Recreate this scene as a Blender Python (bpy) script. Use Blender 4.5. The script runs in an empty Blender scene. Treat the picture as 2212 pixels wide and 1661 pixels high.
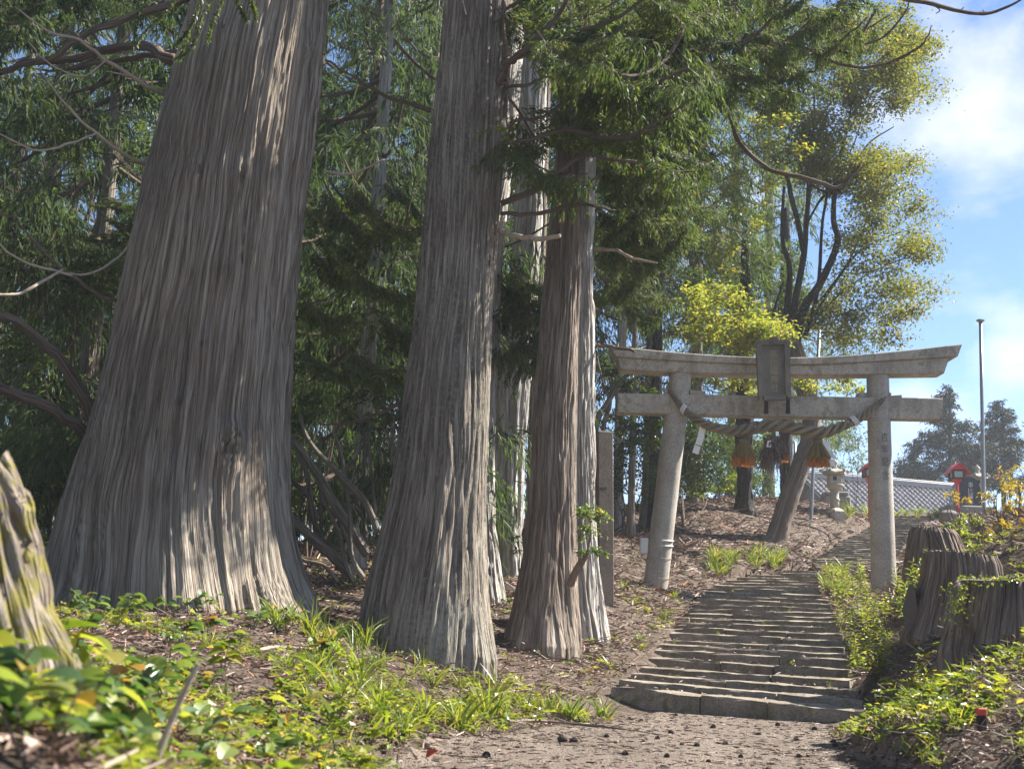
import bpy, math
import numpy as np
from math import radians, sin, cos, pi
sc = bpy.context.scene
COL = sc.collection
rng = np.random.default_rng(7)
HAZE = .0012

# ------------------------------------------------------------------ camera, sky, sun, exposure
# pixel positions measured in the photograph at 2212 x 1661 are turned into places in the world (metres)
PW, PH, FP = 2212., 1661., 2750.
PITCH, ROLL, CZ = radians(10.9), radians(2.3), .52
_fw = np.array([0, cos(PITCH), sin(PITCH)])
_r0 = np.array([1., 0, 0]); _u0 = np.cross(_r0, _fw)
_rt = _r0*cos(ROLL)+_u0*sin(ROLL); _up = -_r0*sin(ROLL)+_u0*cos(ROLL)
CAM = np.array([0, 0, CZ])
def ray(x, y): return _fw+_rt*((x-PW/2)/FP)+_up*((PH/2-y)/FP)
def V(x, y, Y):
    r = ray(x, y); return CAM+r*(Y/r[1])
def PD(x, y, d): return CAM+d*ray(x, y)
def dep(p): return float((np.asarray(p)-CAM)@_fw)
def mpp(p): return dep(p)/FP          # metres per photo pixel there
def proj(p):
    v = np.asarray(p)-CAM; d = v@_fw
    return PW/2+FP*(v@_rt)/d, PH/2-FP*(v@_up)/d

cd = bpy.data.cameras.new('camera'); cam = bpy.data.objects.new('camera', cd); COL.objects.link(cam)
from mathutils import Matrix, Vector
cam.matrix_world = Matrix(((_rt[0], _up[0], -_fw[0], CAM[0]), (_rt[1], _up[1], -_fw[1], CAM[1]),
                           (_rt[2], _up[2], -_fw[2], CAM[2]), (0, 0, 0, 1)))
cd.sensor_width = 36; cd.lens = 36*FP/PW; cd.clip_end = 3000; cd.clip_start = .02
cd.dof.use_dof = True; cd.dof.focus_distance = 12.; cd.dof.aperture_fstop = 6.5
sc.camera = cam

SUN_AZ, SUN_EL = radians(70), radians(43)      # clockwise from +Y
sdir = Vector((sin(SUN_AZ)*cos(SUN_EL), cos(SUN_AZ)*cos(SUN_EL), sin(SUN_EL)))
sl = bpy.data.lights.new('sun', 'SUN'); sl.energy = 4.2; sl.angle = radians(.55); sl.color = (1, .94, .85)
so = bpy.data.objects.new('sun', sl); COL.objects.link(so)
so.rotation_euler = sdir.to_track_quat('Z', 'Y').to_euler(); so.location = (20, 20, 40)

world = bpy.data.worlds.new('World'); sc.world = world; world.use_nodes = True
wn = world.node_tree.nodes; wl = world.node_tree.links
bg = wn['Background']; bg.inputs['Strength'].default_value = .06
sky = wn.new('ShaderNodeTexSky'); sky.sky_type = 'NISHITA'; sky.sun_disc = False
sky.sun_elevation = SUN_EL; sky.sun_rotation = SUN_AZ; sky.ozone_density = 3.5; sky.dust_density = .05; sky.air_density = .75
tcw = wn.new('ShaderNodeTexCoord'); mpw = wn.new('ShaderNodeMapping'); mpw.inputs['Scale'].default_value = (1, 1, 1.8)
mpw.inputs['Location'].default_value = (.9, 4.4, 1.3)
nz = wn.new('ShaderNodeTexNoise'); nz.inputs['Scale'].default_value = 4.2; nz.inputs['Detail'].default_value = 9; nz.inputs['Roughness'].default_value = .58
nz.inputs['Distortion'].default_value = .25
wl.new(tcw.outputs['Generated'], mpw.inputs[0]); wl.new(mpw.outputs[0], nz.inputs['Vector'])
def wmath(op, a, b=None, c=None):
    n = wn.new('ShaderNodeMath'); n.operation = op
    for i, v in enumerate((a, b, c)):
        if v is None: continue
        if isinstance(v, (int, float)): n.inputs[i].default_value = v
        else: wl.new(v, n.inputs[i])
    return n.outputs[0]
dens = nz.outputs['Fac']
for (cx, cy, wid, amt) in ((2150, 230, .0016, .20), (2200, 750, .0006, .24), (1990, 880, .0005, .08), (1975, 985, .0008, .12), (2200, 930, .0008, .08)):
    d = ray(cx, cy); d = d/np.linalg.norm(d)
    vm = wn.new('ShaderNodeVectorMath'); vm.operation = 'DOT_PRODUCT'; wl.new(tcw.outputs['Generated'], vm.inputs[0]); vm.inputs[1].default_value = d
    g = wmath('SUBTRACT', 1, vm.outputs['Value']); g = wmath('DIVIDE', g, -wid); g = wmath('POWER', 2.718, g); g = wmath('MULTIPLY', g, amt)
    dens = wmath('ADD', dens, g)
crw = wn.new('ShaderNodeValToRGB'); wl.new(dens, crw.inputs[0])
crw.color_ramp.elements[0].position = .54; crw.color_ramp.elements[0].color = (0, 0, 0, 1)
crw.color_ramp.elements[1].position = .82; crw.color_ramp.elements[1].color = (1, 1, 1, 1)
mxw = wn.new('ShaderNodeMix'); mxw.data_type = 'RGBA'
wl.new(crw.outputs[0], mxw.inputs[0]); wl.new(sky.outputs[0], mxw.inputs[6]); mxw.inputs[7].default_value = (5.9, 5.9, 6.0, 1)
wl.new(mxw.outputs[2], bg.inputs['Color'])

sc.view_settings.view_transform = 'Standard'; sc.view_settings.look = 'None'
sc.view_settings.gamma = 1; sc.view_settings.use_curve_mapping = False
sc.view_settings.exposure = 1.92
sc.render.engine = 'CYCLES'
cy = sc.cycles; cy.use_denoising = True; cy.max_bounces = 7; cy.diffuse_bounces = 4; cy.glossy_bounces = 3
cy.transmission_bounces = 3; cy.transparent_max_bounces = 4; cy.sample_clamp_indirect = 6; cy.use_adaptive_sampling = True; cy.adaptive_threshold = .015
try: cy.denoiser = 'OPENIMAGEDENOISE'
except Exception: pass

# ------------------------------------------------------------------ mesh helpers
class MB:
    """collects vertex and face arrays, built as ONE mesh"""
    def __init__(s): s.v = []; s.f = []; s.n = 0; s.r = []; s.uv = []
    def add(s, v, f, rnd=0., mat=0, uv=None):
        v = np.asarray(v, float).reshape(-1, 3); f = np.asarray(f, int)
        if f.ndim == 1: f = f[None]
        s.v.append(v); s.f.append((f+s.n, mat)); s.n += len(v)
        s.r.append(np.broadcast_to(np.asarray(rnd, float), (len(v),)))
        s.uv.append(np.zeros((len(v), 2)) if uv is None else np.asarray(uv, float))
        return s
    def mesh(s, name, mats, loc=(0, 0, 0), smooth=False):
        me = bpy.data.meshes.new(name)
        v = np.concatenate(s.v)-np.asarray(loc)
        me.vertices.add(len(v)); me.vertices.foreach_set('co', v.astype(np.float32).ravel())
        li = np.concatenate([f.ravel() for f, m in s.f]); sz = np.concatenate([np.full(len(f), f.shape[1]) for f, m in s.f])
        mi = np.concatenate([np.full(len(f), m) for f, m in s.f])
        me.loops.add(len(li)); me.loops.foreach_set('vertex_index', li.astype(np.int32))
        me.polygons.add(len(sz)); me.polygons.foreach_set('loop_start', (np.cumsum(sz)-sz).astype(np.int32))
        me.polygons.foreach_set('material_index', mi.astype(np.int32))
        me.polygons.foreach_set('use_smooth', np.full(len(sz), bool(smooth)))
        a = me.attributes.new('rnd', 'FLOAT', 'POINT'); a.data.foreach_set('value', np.concatenate(s.r).astype(np.float32))
        u = me.uv_layers.new(name='uv'); u.data.foreach_set('uv', np.concatenate(s.uv)[li].astype(np.float32).ravel())
        for m in (mats if isinstance(mats, (list, tuple)) else [mats]): me.materials.append(m)
        me.update(calc_edges=True); me.validate()
        return me
    def build(s, name, mats, parent=None, loc=None, smooth=False):
        if loc is None: loc = np.asarray(parent.matrix_basis.translation) if parent is not None else np.zeros(3)
        if parent is not None and parent.parent is not None: loc = np.asarray(parent['wloc'])
        o = bpy.data.objects.new(name, s.mesh(name, mats, loc, smooth)); COL.objects.link(o)
        if parent is not None: o.parent = parent; o['wloc'] = [float(c) for c in loc]
        else: o.location = loc
        return o
def tag(o, label=None, cat=None, group=None, kind=None):
    for k, v in (('label', label), ('category', cat), ('group', group), ('kind', kind)):
        if v: o[k] = v
    return o
def thing(name, label, cat, loc, group=None):
    o = bpy.data.objects.new(name, None); COL.objects.link(o); o.location = tuple(float(c) for c in loc); o.empty_display_size = .1
    return tag(o, label, cat, group)
def copy_thing(o, loc, rz=0., s=1., label=None):
    c = o.copy(); COL.objects.link(c); c.location = tuple(float(q) for q in loc); c.rotation_euler = (0, 0, rz); c.scale = (s, s, s)
    if label: c['label'] = label
    for ch in o.children:
        k = ch.copy(); COL.objects.link(k); k.parent = c
    return c

def smooth_pts(pts, n):
    """Catmull-Rom through points (k, m) -> (n, m)"""
    p = np.asarray(pts, float)
    if len(p) < 3:
        t = np.linspace(0, 1, n)[:, None]; return p[0]*(1-t)+p[-1]*t
    q = np.vstack([2*p[0]-p[1], p, 2*p[-1]-p[-2]])
    t = np.linspace(0, len(p)-1-1e-9, n); i = t.astype(int); t = (t-i)[:, None]
    a, b, c, d = q[i], q[i+1], q[i+2], q[i+3]
    return .5*((2*b)+(c-a)*t+(2*a-5*b+4*c-d)*t*t+(3*b-a-3*c+d)*t**3)
def frames(p):
    t = np.gradient(p, axis=0); t /= np.linalg.norm(t, axis=1, keepdims=True)+1e-12
    ref = np.array([0, 0, 1.]) if abs(t[0, 2]) < .9 else np.array([1., 0, 0])
    n = np.zeros_like(p); a = np.cross(t[0], ref); n[0] = a/np.linalg.norm(a)
    for i in range(1, len(p)):
        a = n[i-1]-t[i]*(n[i-1]@t[i]); n[i] = a/(np.linalg.norm(a)+1e-12)
    return t, n, np.cross(t, n)
def tube(mb, pts, rad, seg=8, n=None, rnd=0., mat=0, caps=True, rough=0.):
    p = smooth_pts(pts, n) if n else np.asarray(pts, float)
    m = len(p); r = np.interp(np.linspace(0, 1, m), np.linspace(0, 1, len(np.atleast_1d(rad))), np.atleast_1d(rad))
    t, a, b = frames(p); th = np.linspace(0, 2*pi, seg, endpoint=False)
    rr = r[:, None]*np.ones(seg)
    if rough: rr = rr*(1+rough*rng.uniform(-1, 1, rr.shape))
    v = p[:, None]+rr[..., None]*(a[:, None]*np.cos(th)[None, :, None]+b[:, None]*np.sin(th)[None, :, None])
    i = np.arange(m-1)[:, None]*seg; j = np.arange(seg); k = (j+1) % seg
    f = np.stack([i+j, i+k, i+seg+k, i+seg+j], -1).reshape(-1, 4)
    L = np.concatenate([[0], np.cumsum(np.linalg.norm(np.diff(p, axis=0), axis=1))])
    uv = np.stack([np.broadcast_to(th[None]*r.mean(), (m, seg)), np.broadcast_to(L[:, None], (m, seg))], -1).reshape(-1, 2)
    mb.add(v.reshape(-1, 3), f, rnd, mat, uv)
    if caps:
        o = mb.n-m*seg
        mb.f.append((np.arange(seg)[None, ::-1]+o, mat)); mb.f.append((np.arange(seg)[None]+o+(m-1)*seg, mat))
    return mb
def box(mb, c, sx, sy, sz, ax=None, ay=None, az=None, bev=0., rnd=0., mat=0):
    """box centred at c with half sizes and axes; bevelled edges when bev > 0"""
    ax = np.array([1., 0, 0]) if ax is None else np.asarray(ax); ay = np.array([0, 1., 0]) if ay is None else np.asarray(ay)
    az = np.cross(ax, ay) if az is None else np.asarray(az)
    if bev <= 0:
        s = np.array([[-1, -1, -1], [1, -1, -1], [1, 1, -1], [-1, 1, -1], [-1, -1, 1], [1, -1, 1], [1, 1, 1], [-1, 1, 1]], float)
        v = c+s[:, :1]*sx*ax+s[:, 1:2]*sy*ay+s[:, 2:]*sz*az
        mb.add(v, [[3, 2, 1, 0], [4, 5, 6, 7], [0, 1, 5, 4], [1, 2, 6, 5], [2, 3, 7, 6], [3, 0, 4, 7]], rnd, mat)
    else:
        rings = []
        for z, q in ((-sz, bev), (-sz+bev, 0), (sz-bev, 0), (sz, bev)):
            x, y = sx-q, sy-q; e = min(bev, x*.5, y*.5)
            rings.append([(-x+e, -y, z), (x-e, -y, z), (x, -y+e, z), (x, y-e, z), (x-e, y, z), (-x+e, y, z), (-x, y-e, z), (-x, -y+e, z)])
        L = np.array(rings).reshape(-1, 3); v = c+L[:, :1]*ax+L[:, 1:2]*ay+L[:, 2:]*az
        i = np.arange(3)[:, None]*8; j = np.arange(8); k = (j+1) % 8
        mb.add(v, np.stack([i+j, i+k, i+8+k, i+8+j], -1).reshape(-1, 4), rnd, mat)
        o = mb.n-32
        mb.f.append((np.arange(8)[None, ::-1]+o, mat)); mb.f.append((np.arange(8)[None]+o+24, mat))
    return mb
def extrude(mb, poly, d, mat=0, rnd=0.):
    """planar polygon (k,3), extruded by vector d"""
    p = np.asarray(poly, float); k = len(p); d = np.asarray(d)
    mb.add(np.vstack([p, p+d]), np.stack([np.arange(k), (np.arange(k)+1) % k, (np.arange(k)+1) % k+k, np.arange(k)+k], -1), rnd, mat)
    o = mb.n-2*k
    mb.f.append((np.arange(k)[None, ::-1]+o, mat)); mb.f.append((np.arange(k)[None]+o+k, mat))
    return mb
def lathe(mb, c, prof, seg=24, mat=0, rnd=0., square=False, rot=0.):
    """profile of (radius, z) about the vertical through c"""
    th = np.linspace(0, 2*pi, seg, endpoint=False)+rot; pr = np.asarray(prof, float)
    v = np.stack([c[0]+pr[:, :1]*np.cos(th), c[1]+pr[:, :1]*np.sin(th), c[2]+pr[:, 1:]*np.ones(seg)], -1)
    m = len(pr); i = np.arange(m-1)[:, None]*seg; j = np.arange(seg); k = (j+1) % seg
    mb.add(v.reshape(-1, 3), np.stack([i+j, i+k, i+seg+k, i+seg+j], -1).reshape(-1, 4), rnd, mat)
    o = mb.n-m*seg
    mb.f.append((np.arange(seg)[None, ::-1]+o, mat)); mb.f.append((np.arange(seg)[None]+o+(m-1)*seg, mat))
    return mb
def unit(a): return a/(np.linalg.norm(a, axis=-1, keepdims=True)+1e-12)
def strips(mb, base, d, L, W, droop=.3, seg=3, rnd=None, mat=0, taper=(1, 1, .75, .15), bend=None, r=None):
    """N curved ribbons (twiglets, grass blades, straws)"""
    r = r or rng; base = np.asarray(base, float); N = len(base); d = unit(np.asarray(d, float))
    L = np.broadcast_to(L, (N,)); W = np.broadcast_to(W, (N,)); droop = np.broadcast_to(droop, (N,))
    side = unit(np.cross(d, r.normal(size=(N, 3))))
    pts = [base]; cur = d.copy(); p = base.copy()
    for k in range(seg):
        p = p+cur*(L/seg)[:, None]; pts.append(p); cur = cur.copy(); cur[:, 2] -= droop*1.6/seg; cur = unit(cur)
    P = np.stack(pts, 1); tp = np.interp(np.linspace(0, 1, seg+1), np.linspace(0, 1, len(taper)), taper)
    off = side[:, None]*(W[:, None]*.5*tp)[..., None]
    v = np.stack([P-off, P+off], 2).reshape(-1, 3)
    b = np.arange(N)[:, None]*(seg+1)*2; k = np.arange(seg)*2
    f = np.stack([b+k, b+k+1, b+k+3, b+k+2], -1).reshape(-1, 4)
    rn = r.random(N) if rnd is None else np.broadcast_to(rnd, (N,))
    mb.add(v, f, np.repeat(rn, (seg+1)*2), mat)
    return mb
PROF = {'lance': (.06, .75, 1, .7, .04), 'ovate': (.15, 1, .95, .6, .03), 'round': (.3, .95, 1, .75, .1), 'obov': (.08, .55, .95, .9, .1)}
def leaves(mb, base, d, up, L, W, prof='ovate', bend=.5, fold=.25, seg=3, rnd=None, mat=0, r=None):
    """N leaves with midrib fold and curvature; seg=0 gives one flat rhombus each"""
    r = r or rng; base = np.asarray(base, float); N = len(base); d = unit(np.asarray(d, float))
    L = np.broadcast_to(L, (N,)); W = np.broadcast_to(W, (N,))
    side = unit(np.cross(d, up)); nrm = np.cross(side, d)
    rn = r.random(N) if rnd is None else np.broadcast_to(rnd, (N,))
    if seg == 0:
        a = base; b = base+d*(L*.45)[:, None]; t = base+d*L[:, None]
        v = np.stack([a, b+side*(W*.5)[:, None]+nrm*(W*.12)[:, None], t-nrm*(L*.12)[:, None], b-side*(W*.5)[:, None]+nrm*(W*.12)[:, None]], 1).reshape(-1, 3)
        mb.add(v, np.arange(N*4).reshape(-1, 4), np.repeat(rn, 4), mat); return mb
    pf = np.interp(np.linspace(0, 1, seg+1), np.linspace(0, 1, 5), PROF[prof])
    p = base.copy(); dd = d.copy(); rows = []
    for k in range(seg+1):
        w = (W*.5*pf[k])[:, None]
        rows.append(np.stack([p-side*w+nrm*w*fold*2, p, p+side*w+nrm*w*fold*2], 1))
        if k < seg:
            p = p+dd*(L/seg)[:, None]; dd = unit(dd-nrm*(bend/seg)); nrm = np.cross(side, dd)
    v = np.stack(rows, 1).reshape(-1, 3)
    b = np.arange(N)[:, None, None]*(seg+1)*3; k = (np.arange(seg)*3)[None, :, None]; j = np.arange(2)[None, None]
    f = np.stack([b+k+j, b+k+j+1, b+k+j+4, b+k+j+3], -1).reshape(-1, 4)
    mb.add(v, f, np.repeat(rn, (seg+1)*3), mat); return mb
def vnoise(u, v, pu, seed):
    """value noise, periodic in u with period pu (integer)"""
    tab = np.random.default_rng(seed).random((int(pu), 256))
    iu = np.floor(u).astype(int); iv = np.floor(v).astype(int); fu = u-iu; fv = v-iv
    fu = fu*fu*(3-2*fu); fv = fv*fv*(3-2*fv); pu = int(pu)
    a = tab[iu % pu, iv % 256]; b = tab[(iu+1) % pu, iv % 256]; c = tab[iu % pu, (iv+1) % 256]; d = tab[(iu+1) % pu, (iv+1) % 256]
    return (a*(1-fu)+b*fu)*(1-fv)+(c*(1-fu)+d*fu)*fv
def gnoise(x, y, seed=3, oct=3):
    s = 0; a = 1; t = 0
    for k in range(oct): s = s+a*(vnoise(x*2**k+31.7, y*2**k+57.3, 256, seed+k)-.5)*2; t += a; a *= .5
    return s/t

# ------------------------------------------------------------------ materials
def nodes(name):
    m = bpy.data.materials.new(name); m.use_nodes = True
    nt = m.node_tree; b = nt.nodes['Principled BSDF']; return m, nt, nt.nodes, nt.links, b
def ramp(N, Lk, src, stops):
    r = N.new('ShaderNodeValToRGB'); Lk.new(src, r.inputs[0]); e = r.color_ramp.elements
    while len(e) < len(stops): e.new(.5)
    for k, (p, c) in zip(e, stops): k.position = p; k.color = (*c, 1) if len(c) == 3 else c
    return r.outputs[0]
def noise(N, Lk, vec, scale, detail=4, rough=.55, sc3=None, dist=0):
    n = N.new('ShaderNodeTexNoise'); n.inputs['Scale'].default_value = scale; n.inputs['Detail'].default_value = detail
    n.inputs['Roughness'].default_value = rough; n.inputs['Distortion'].default_value = dist
    if sc3:
        mp = N.new('ShaderNodeMapping'); mp.inputs['Scale'].default_value = sc3; Lk.new(vec, mp.inputs[0]); vec = mp.outputs[0]
    Lk.new(vec, n.inputs['Vector']); return n.outputs['Fac']
def mixc(N, Lk, f, a, b, mode='MIX'):
    m = N.new('ShaderNodeMix'); m.data_type = 'RGBA'; m.blend_type = mode
    for i, v in ((0, f), (6, a), (7, b)):
        if isinstance(v, (int, float)): m.inputs[i].default_value = v
        elif isinstance(v, tuple): m.inputs[i].default_value = (*v, 1)
        else: Lk.new(v, m.inputs[i])
    return m.outputs[2]
def bump(N, Lk, b, h, dist, strength=1.):
    n = N.new('ShaderNodeBump'); n.inputs['Distance'].default_value = dist; n.inputs['Strength'].default_value = strength
    Lk.new(h, n.inputs['Height']); Lk.new(n.outputs[0], b.inputs['Normal'])
def leafmat(name, stops, trans=.5, tcol=(1.5, 1.45, .6), rough=.45, spec=.4):
    m, nt, N, Lk, b = nodes(name)
    at = N.new('ShaderNodeAttribute'); at.attribute_name = 'rnd'; oi = N.new('ShaderNodeObjectInfo')
    ad = N.new('ShaderNodeMath'); ad.operation = 'MULTIPLY_ADD'; Lk.new(oi.outputs['Random'], ad.inputs[0]); ad.inputs[1].default_value = .25; 
    sb = N.new('ShaderNodeMath'); sb.operation = 'SUBTRACT'; Lk.new(at.outputs['Fac'], sb.inputs[0]); sb.inputs[1].default_value = .12; Lk.new(sb.outputs[0], ad.inputs[2])
    c = ramp(N, Lk, ad.outputs[0], stops)
    Lk.new(c, b.inputs['Base Color']); b.inputs['Roughness'].default_value = rough; b.inputs['Specular IOR Level'].default_value = spec
    tr = N.new('ShaderNodeBsdfTranslucent'); Lk.new(mixc(N, Lk, 1., c, tcol, 'MULTIPLY'), tr.inputs['Color'])
    mx = N.new('ShaderNodeMixShader'); mx.inputs[0].default_value = trans
    Lk.new(b.outputs[0], mx.inputs[1]); Lk.new(tr.outputs[0], mx.inputs[2]); Lk.new(mx.outputs[0], N['Material Output'].inputs['Surface'])
    return m
def barkmat(name, dark, mid, light, lichen=(.25, .27, .22), lich=.5, sx=26., moss=None, lsc=34., vst=1.6):
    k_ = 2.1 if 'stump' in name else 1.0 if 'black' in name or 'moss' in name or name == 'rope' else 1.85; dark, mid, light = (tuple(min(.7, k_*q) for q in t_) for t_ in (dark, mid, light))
    m, nt, N, Lk, b = nodes(name)
    uv = N.new('ShaderNodeUVMap'); uv.uv_map = 'uv'; tc = N.new('ShaderNodeTexCoord')
    f1 = noise(N, Lk, uv.outputs[0], 1, 5, .6, (sx, vst, 1)); f2 = noise(N, Lk, uv.outputs[0], 1, 4, .6, (sx*3.2, vst*3.2, 1))
    c = ramp(N, Lk, f1, ((.32, dark), (.5, mid), (.68, light)))
    c = mixc(N, Lk, .35, c, ramp(N, Lk, f2, ((.3, tuple(.5*q for q in dark)), (.7, light))))
    f4 = noise(N, Lk, uv.outputs[0], 1, 3, .5, (sx*1.15, vst*.7, 1), .15)
    sb = N.new('ShaderNodeMath'); sb.operation = 'SUBTRACT'; Lk.new(f4, sb.inputs[0]); sb.inputs[1].default_value = .5
    ab = N.new('ShaderNodeMath'); ab.operation = 'ABSOLUTE'; Lk.new(sb.outputs[0], ab.inputs[0])
    crack = ramp(N, Lk, ab.outputs[0], ((.008, (.62, .59, .57)), (.05, (1, 1, 1))))
    c = mixc(N, Lk, 1., c, crack, 'MULTIPLY')
    l1 = noise(N, Lk, uv.outputs[0], 1, 3, .6, (lsc, lsc*.55, 1)); l2 = noise(N, Lk, tc.outputs['Object'], 1.3, 3)
    ad = N.new('ShaderNodeMath'); ad.operation = 'MULTIPLY_ADD'; Lk.new(l2, ad.inputs[0]); ad.inputs[1].default_value = .6; Lk.new(l1, ad.inputs[2])
    lm = ramp(N, Lk, ad.outputs[0], ((.88-.1*lich, (0, 0, 0)), (.96-.1*lich, (1, 1, 1))))
    fm = N.new('ShaderNodeMath'); fm.operation = 'MULTIPLY'; Lk.new(lm, fm.inputs[0]); fm.inputs[1].default_value = lich
    c = mixc(N, Lk, fm.outputs[0], c, lichen)
    big = noise(N, Lk, tc.outputs['Object'], .8, 2)
    c = mixc(N, Lk, 1., c, ramp(N, Lk, big, ((.3, (.78, .74, .70)), (.7, (1.12, 1.12, 1.08)))), 'MULTIPLY')
    if moss:
        mn = noise(N, Lk, tc.outputs['Object'], 16, 5, .7)
        c = mixc(N, Lk, ramp(N, Lk, mn, ((.46, (0, 0, 0)), (.56, (.9, .9, .9)))), c, moss)
    Lk.new(c, b.inputs['Base Color']); b.inputs['Roughness'].default_value = .85; b.inputs['Specular IOR Level'].default_value = .25
    mh = N.new('ShaderNodeMath'); mh.operation = 'ADD'; Lk.new(f1, mh.inputs[0]); Lk.new(f2, mh.inputs[1])
    m2 = N.new('ShaderNodeMath'); m2.operation = 'ADD'; Lk.new(mh.outputs[0], m2.inputs[0]); Lk.new(crack, m2.inputs[1])
    bump(N, Lk, b, m2.outputs[0], .022, 1.)
    return m
def stonemat(name, a, b_, spots=(.12, .11, .1), grain=140, bumpd=.003, stain=.5, moss=None, rough=.85):
    m, nt, N, Lk, b = nodes(name); tc = N.new('ShaderNodeTexCoord'); v = tc.outputs['Object']
    c = ramp(N, Lk, noise(N, Lk, v, 3, 6, .65), ((.3, a), (.7, b_)))
    g = noise(N, Lk, v, grain, 2, .7)
    c = mixc(N, Lk, 1., c, ramp(N, Lk, g, ((.25, (.5, .5, .5)), (.75, (1.4, 1.4, 1.4)))), 'MULTIPLY')
    st = ramp(N, Lk, noise(N, Lk, v, 2.2, 7, .7, (1.6, 1.6, .5)), ((.5, (0, 0, 0)), (.72, (stain, stain, stain))))
    c = mixc(N, Lk, st, c, spots)
    if moss: c = mixc(N, Lk, ramp(N, Lk, noise(N, Lk, v, 6, 6, .7), ((.52, (0, 0, 0)), (.62, (.8, .8, .8)))), c, moss)
    Lk.new(c, b.inputs['Base Color']); b.inputs['Roughness'].default_value = rough; b.inputs['Specular IOR Level'].default_value = .3
    h = N.new('ShaderNodeMath'); h.operation = 'ADD'; Lk.new(g, h.inputs[0]); Lk.new(noise(N, Lk, v, 25, 4), h.inputs[1])
    bump(N, Lk, b, h.outputs[0], bumpd, .7)
    return m
def plain(name, c, rough=.6, metal=0., var=.25, spec=.4, scale=9):
    m, nt, N, Lk, b = nodes(name); tc = N.new('ShaderNodeTexCoord')
    f = noise(N, Lk, tc.outputs['Object'], scale, 5, .6)
    Lk.new(ramp(N, Lk, f, ((.25, tuple(q*(1-var) for q in c)), (.75, tuple(min(1, q*(1+var)) for q in c)))), b.inputs['Base Color'])
    b.inputs['Roughness'].default_value = rough; b.inputs['Metallic'].default_value = metal; b.inputs['Specular IOR Level'].default_value = spec
    return m
def rndmat(name, stops, rough=.8, trans=0., spec=.3):
    if trans: return leafmat(name, stops, trans, (1.3, 1.2, .8), rough, spec)
    m, nt, N, Lk, b = nodes(name); at = N.new('ShaderNodeAttribute'); at.attribute_name = 'rnd'
    Lk.new(ramp(N, Lk, at.outputs['Fac'], stops), b.inputs['Base Color']); b.inputs['Roughness'].default_value = rough; b.inputs['Specular IOR Level'].default_value = spec
    return m

M = {}
M['bark_big'] = barkmat('bark_big', (.085, .068, .054), (.165, .138, .112), (.27, .235, .195), lich=.2, sx=30, vst=.75)
M['bark_mid'] = barkmat('bark_mid', (.05, .042, .036), (.135, .115, .095), (.26, .23, .195), lichen=(.30, .30, .25), lich=.55, sx=34, lsc=48)
M['bark_red'] = barkmat('bark_red', (.055, .04, .032), (.15, .118, .096), (.28, .24, .205), lich=.25, sx=36)
M['bark_grey'] = barkmat('bark_grey', (.13, .118, .105), (.32, .295, .265), (.50, .47, .43), lich=.3, sx=34)
M['bark_far'] = barkmat('bark_far', (.06, .05, .043), (.15, .13, .11), (.26, .23, .2), lich=.4, sx=26)
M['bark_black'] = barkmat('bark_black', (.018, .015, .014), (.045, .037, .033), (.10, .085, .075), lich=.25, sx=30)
M['bark_stump'] = barkmat('bark_stump', (.03, .022, .018), (.10, .075, .06), (.24, .195, .16), lich=.12, sx=26)
M['bark_moss'] = barkmat('bark_moss', (.09, .074, .06), (.23, .195, .16), (.38, .33, .28), lich=.2, sx=22, moss=(.17, .15, .03))
M['cut'] = plain('cut_wood', (.20, .17, .13), .9, var=.4, scale=14)
M['twig'] = plain('twig', (.17, .125, .095), .8, var=.35, scale=20)
M['twig_pale'] = plain('twig_pale', (.36, .29, .22), .8, var=.25, scale=25)
M['branch'] = barkmat('branch_bark', (.05, .036, .03), (.13, .095, .078), (.22, .17, .14), lich=.2, sx=60)
M['sugi'] = leafmat('sugi', ((0, (.032, .050, .019)), (.4, (.070, .108, .034)), (.75, (.118, .160, .048)), (.95, (.165, .190, .062)), (1, (.20, .14, .07))), .5, (1.35, 1.35, .7), .55, .25)
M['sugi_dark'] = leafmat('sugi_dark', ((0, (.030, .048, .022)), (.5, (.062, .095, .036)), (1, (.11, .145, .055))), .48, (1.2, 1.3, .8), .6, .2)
M['conifer_far'] = leafmat('far_conifer_needles', ((0, (.010, .018, .010)), (.5, (.02, .034, .018)), (1, (.04, .055, .026))), .25, (1.2, 1.2, .8), .6, .2)
M['decid'] = leafmat('deciduous_leaf', ((0, (.08, .10, .024)), (.5, (.16, .185, .045)), (.85, (.26, .25, .06)), (1, (.28, .19, .05))), .5, (1.35, 1.3, .7), .45, .4)
M['yellowgreen'] = leafmat('yellow_green_leaf', ((0, (.09, .13, .03)), (.5, (.19, .235, .055)), (.9, (.30, .30, .07)), (1, (.40, .31, .06))), .55, (1.45, 1.4, .6), .45, .4)
M['ever'] = leafmat('evergreen_leaf', ((0, (.025, .045, .018)), (.6, (.055, .09, .028)), (1, (.12, .16, .045))), .42, (1.4, 1.4, .6), .38, .4)
M['midleaf'] = leafmat('mid_green_leaf', ((0, (.035, .06, .02)), (.5, (.075, .115, .03)), (1, (.15, .19, .045))), .45, (1.4, 1.4, .6), .4, .5)
M['weed'] = leafmat('weed_leaf', ((0, (.07, .12, .018)), (.4, (.16, .22, .03)), (.8, (.26, .29, .055)), (1, (.38, .31, .08))), .5, (1.45, 1.4, .55), .35, .5)
M['gloss'] = leafmat('glossy_leaf', ((0, (.05, .10, .04)), (.4, (.10, .165, .06)), (.7, (.18, .24, .085)), (.9, (.32, .33, .08)), (1, (.45, .25, .06))), .42, (1.5, 1.5, .6), .36, .5)
M['yleaf'] = leafmat('yellow_leaf', ((0, (.16, .17, .02)), (.4, (.34, .29, .03)), (.8, (.50, .36, .04)), (1, (.45, .18, .03))), .5, (1.2, 1.1, .5), .45, .4)
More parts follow.
